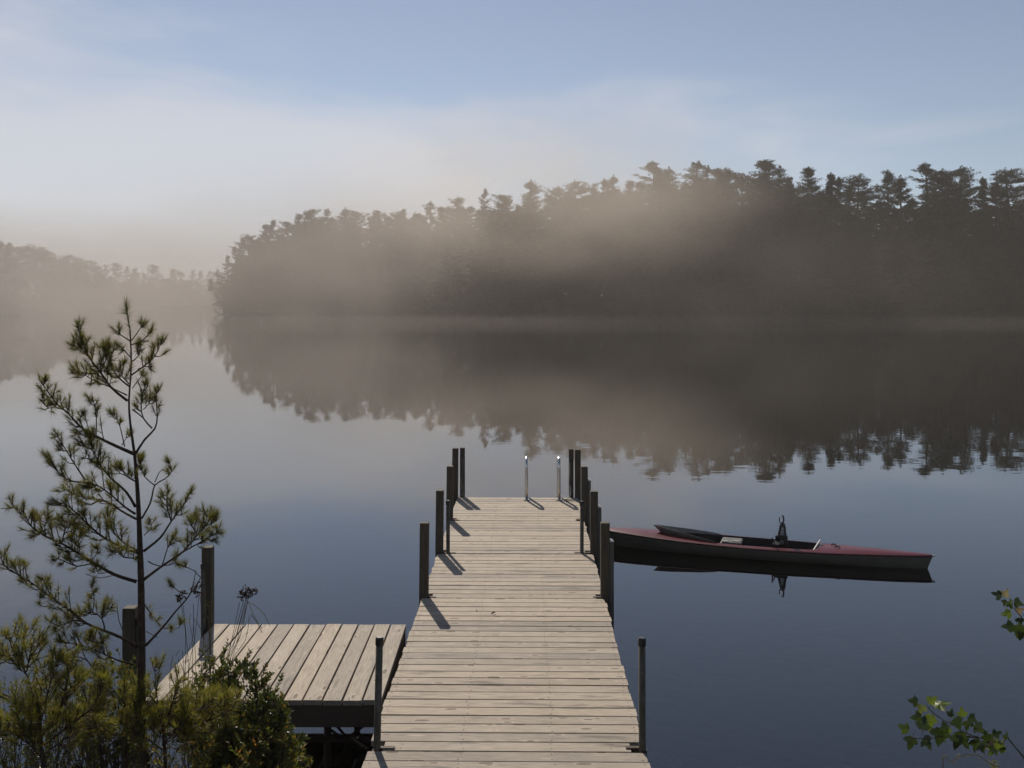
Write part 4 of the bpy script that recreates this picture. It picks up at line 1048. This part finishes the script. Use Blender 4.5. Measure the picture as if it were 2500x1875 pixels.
# ------------------------------------------------------------------ maple at the right
def maple_mesh(seed):
    r = random.Random(seed)
    half = [(0, 0), (.10, -.03), (.25, -.06), (.27, .04), (.42, .10), (.44, .18), (.58, .32), (.44, .35), (.39, .43), (.27, .42), (.19, .48), (.24, .60), (.17, .65), (.16, .76), (.07, .84), (0, 1.0)]
    pts = half + [(-x, y) for x, y in reversed(half[1:-1])]
    b = MB(); curl = r.uniform(.15, .4)
    def z(x, y): return -curl * x * x * 1.2 - .25 * max(0, y - .4) ** 2 + .03 * math.sin(9 * x + 7 * y)
    ctr = [(0, .25), (0, .5)]
    vs = [(x * r.uniform(.93, 1.07), y, z(x, y)) for x, y in pts] + [(0, .3, .03)]
    n = len(pts); b.add(vs, [(i, (i+1) % n, n) for i in range(n)])
    b.tube([(0, 0, 0), (0, -.25, .05), (0, -.5, .16)], .012, 4, cap=False)
    return b.mesh('leaf', M_MAPLE)
MM = [maple_mesh(k) for k in range(5)]
mr = random.Random(15)
Z4 = lambda x, y: (2180 + x / 6.9125, 1680 + y / 6.9125)
Z7 = lambda x, y: (2150 + x / 3.49, 1400 + y / 3.49)
MY = 4.6
mbase = Vector((2.95, 4.35, ground_h(2.95, 4.35)))
maple = empty('maple_sapling', mbase, label='maple reaching in from the right edge with two leafy branches', cat='tree')
b = MB(); b.tube(resample([mbase - Vector((0, 0, .2)), mbase + Vector((-.03, .05, .8)), mbase + Vector((.04, .08, 1.8)), mbase + Vector((0, .05, 2.6))], .1), list(np.linspace(.022, .006, len(resample([mbase - Vector((0, 0, .2)), mbase + Vector((-.03, .05, .8)), mbase + Vector((.04, .08, 1.8)), mbase + Vector((0, .05, 2.6))], .1)))), 8); shifted(b, -mbase).build('trunk', M_BARK, maple, True)
def mbranch(pts, r0, r1):
    b = MB(); pl_ = resample(pts, .03); n = len(pl_); b.tube(pl_, [r0 + (r1 - r0) * i / (n - 1) for i in range(n)], 6); shifted(b, -mbase).build('branch', M_TWIG, maple, True)
k1 = mbase + Vector((-.02, .03, .42)); k2 = mbase + Vector((0, .06, 1.15))
mbranch([k1] + poly(Z4, [(2212,1175),(1840,940),(1560,865),(1260,772),(1150,720),(1000,605),(850,540),(640,385),(560,280)], .1, MY), .0075, .002)
mbranch(poly(Z4, [(1430,835),(1000,800),(600,850),(370,850),(240,850)], -.1, MY + .03), .004, .0018)
mbranch(poly(Z4, [(1250,770),(1230,690),(1290,620)], 0, MY + .03), .0025, .0015)
mbranch([k2] + poly(Z7, [(1235,410),(1180,350),(1125,285),(1060,232),(975,220)], .0, MY), .006, .0018)
def mleaf(z, x, y, size, ang, Y, tilt=None):
    px = z(x, y); p = P(px[0], px[1], Y); o = place('leaf', mr.choice(MM), maple, p - mbase, (0, 0, 0))
    sc = 1.05 * size * Y / F; o.scale = (sc, sc, sc)
    # tip direction (image angle, degrees: 0 = right, -90 = down), leaf plane tilted randomly
    a = R(ang); d = Vector((math.cos(a), mr.uniform(-.35, .35), math.sin(a))).normalized()
    nrm = Vector((mr.uniform(-.5, .5), -1 if tilt is None else tilt[0], .35 if tilt is None else tilt[1])); nrm = (nrm - d * nrm.dot(d)).normalized()
    xax = d.cross(nrm); o.rotation_euler = Matrix((xax, d, nrm)).transposed().to_euler()
for x, y, s, a in ((500,290,26,-110),(650,450,40,-105),(480,500,30,175),(810,690,44,-100),(800,760,34,-55),(1110,800,38,-105),(1160,830,32,-60),(1060,500,34,-70),(1410,860,36,-95),(1460,930,30,-60),
                   (330,830,34,-110),(260,720,28,150),(530,830,36,-60),(500,700,34,70),(1290,470,26,-40),(1400,620,30,-45),(1180,480,24,100),(1310,610,12,-20),(1700,790,22,25),(1560,830,26,-50),(1720,1010,26,-140),(1830,1010,22,-70),
                   (1770,880,24,-110),(600,240,26,40),(420,230,26,170),(1250,560,26,-90),(960,480,22,60),(1900,860,18,70),(930,640,26,200),(1500,960,20,-10),(1600,860,24,110)):
    mleaf(Z4, x, y, s, a, MY + mr.uniform(-.05, .08))
for _ in range(9):
    t_ = mr.random(); x = 300 + 1500 * t_; y = 560 + 330 * t_ + mr.uniform(-160, 120); mleaf(Z4, x, y, mr.uniform(20, 34), mr.uniform(-150, -30), MY + mr.uniform(-.06, .12))
for x, y, s, a in ((700,300,44,15),):
    mleaf(Z4, x, y, s, a, MY, (-.15, 1.0))
for x, y, s, a in ((1030,190,24,165),(1050,195,22,60),(1100,230,28,-70),(1140,240,26,-20),(1160,320,22,10),(1110,340,24,190),(1190,380,22,-90),(1160,440,38,-80),(1130,450,28,185),(1210,480,30,-100),(1060,225,18,-100),(1240,430,30,20),(1250,330,30,40)):
    mleaf(Z7, x, y, s, a, MY + mr.uniform(-.05, .05))
for k in range(9):          # the sapling's own crown, outside the frame
    z0 = 1.2 + 1.4 * k / 8; an = k * 2.4; d = Vector((.12 + .22 * math.cos(an), .32 * math.sin(an), .22)); b0 = mbase + Vector((.02, .06, z0 - .05)); e = b0 + d
    mbranch([b0, b0 + d * .5 + Vector((0, 0, .03)), e], .005, .0018)
    for q in (.55, .8, 1.0):
        p = b0 + d * q; o = place('leaf', mr.choice(MM), maple, p - mbase, (mr.uniform(-1, 1), mr.uniform(-.6, .6), mr.uniform(0, 6.28))); o.scale = (.07, .07, .07)
# arching weed at the bottom right
Yw = 4.9; wb = gb(2300, Yw); wd_ = empty('arching_weed', wb, label='thin arching seedy weed below the lower maple branch', cat='weed'); wr = random.Random(4)
b = MB(); wp = [wb - Vector((0,0,.05)), P(2300, 1900, Yw), P(2322, 1862, Yw), P(2345, 1846, Yw), P(2384, 1844, Yw), P(2405, 1856, Yw), P(2432, 1874, Yw)]
pl_ = resample(wp, .02); b.tube(pl_, .002, 4); shifted(b, -wb).build('stem', M_DRY, wd_)
b = MB()
for p in pl_[int(len(pl_) * .55):]:
    for _ in range(7):
        q = p + rvec(wr) * .012; vs_ = [q + rvec(wr) * .005 for _ in range(3)]; b.add(vs_, [(0,1,2)])
for _ in range(130):
    q = P(wr.uniform(2415, 2440), wr.uniform(1855, 1885), Yw); b.add([q + rvec(wr) * .006 for _ in range(3)], [(0,1,2)])
tag(shifted(b, -wb).build('seeds', M_LOWNEEDLE, wd_), kind='stuff')

# ------------------------------------------------------------------ haze and mist
def vol(name, col, dens, aniso):
    m = Mat(name); p = m.n('ShaderNodeVolumePrincipled'); p.inputs['Color'].default_value = (*col, 1)
    p.inputs['Density'].default_value = dens; p.inputs['Anisotropy'].default_value = aniso
    return m.done(p.outputs[0], 'Volume')
hz = MB(); hz.box(-1400, 900, -70, 1150, -5.2, 44); hzo = hz.build('haze', vol('haze_air', (0.90, 0.86, 0.82), 0.00045, 0.1))
tag(hzo, 'thin morning haze over the whole lake', 'haze', kind='stuff')
# drifting banks of mist over the water: denser towards their middle, ragged at the edge
def mist(name, label, c, rad, dens, scale, seed, col=(0.90, 0.81, 0.71), g=0.2):
    import bmesh
    bm = bmesh.new(); bmesh.ops.create_icosphere(bm, subdivisions=3, radius=1.0); me = bpy.data.meshes.new(name); bm.to_mesh(me); bm.free()
    m = Mat(name + '_air'); tcn = m.n('ShaderNodeTexCoord')
    ln = m.n('ShaderNodeVectorMath', operation='LENGTH'); m.l(tcn.outputs['Object'], ln.inputs[0])
    mpn = m.n('ShaderNodeMapping'); mpn.inputs['Scale'].default_value = (rad[0] * scale, rad[1] * scale, rad[2] * scale * 1.6); mpn.inputs['Location'].default_value = (seed * 3.1, seed * 1.7, seed)
    m.l(tcn.outputs['Object'], mpn.inputs[0])
    no = m.noise(mpn.outputs[0], 1.0, 2.5, 0.55)
    fall = m.mr(ln.outputs['Value'], 1.0, 0.25, 0.0, 1.0, True)
    d = m.math('MULTIPLY', m.math('MULTIPLY', fall, m.mr(no, 0.32, 0.70, 0.25, 1.6)), dens)
    p = m.n('ShaderNodeVolumePrincipled'); p.inputs['Color'].default_value = (*col, 1); p.inputs['Anisotropy'].default_value = g; m.l(d, p.inputs['Density'])
    me.materials.append(m.done(p.outputs[0], 'Volume'))
    o = place(name, me, None, c, (0, 0, 0), rad); return tag(o, label, 'mist', None, 'stuff')
mist('mist_bank', 'soft bank of mist veiling the left half of the far wood', (-52, 238, 12), (100, 66, 29), 0.0105, 0.03, 1.0, (0.82, 0.74, 0.66), -0.05)
mist('mist_bank', 'bright wisp of mist drifting across the middle of the far treeline', (6, 167, 23), (48, 26, 19), 0.0200, 0.06, 2.0)
mist('mist_bank', 'brown-grey veil of mist thinning out towards the right of the far shore', (20, 160, 9), (78, 26, 20), 0.0036, 0.05, 5.0, (0.74, 0.66, 0.58), 0.0)
mist('mist_bank', 'thick fog lying over the bay in front of the left shore', (-205, 360, 10), (140, 150, 36), 0.0088, 0.02, 3.0, (0.80, 0.735, 0.68), -0.05)
mist('mist_bank', 'thin low mist skimming the water along the far shore', (20, 172, 0.4), (170, 34, 1.5), 0.0022, 0.03, 4.0, (0.86, 0.78, 0.70), 0.0)
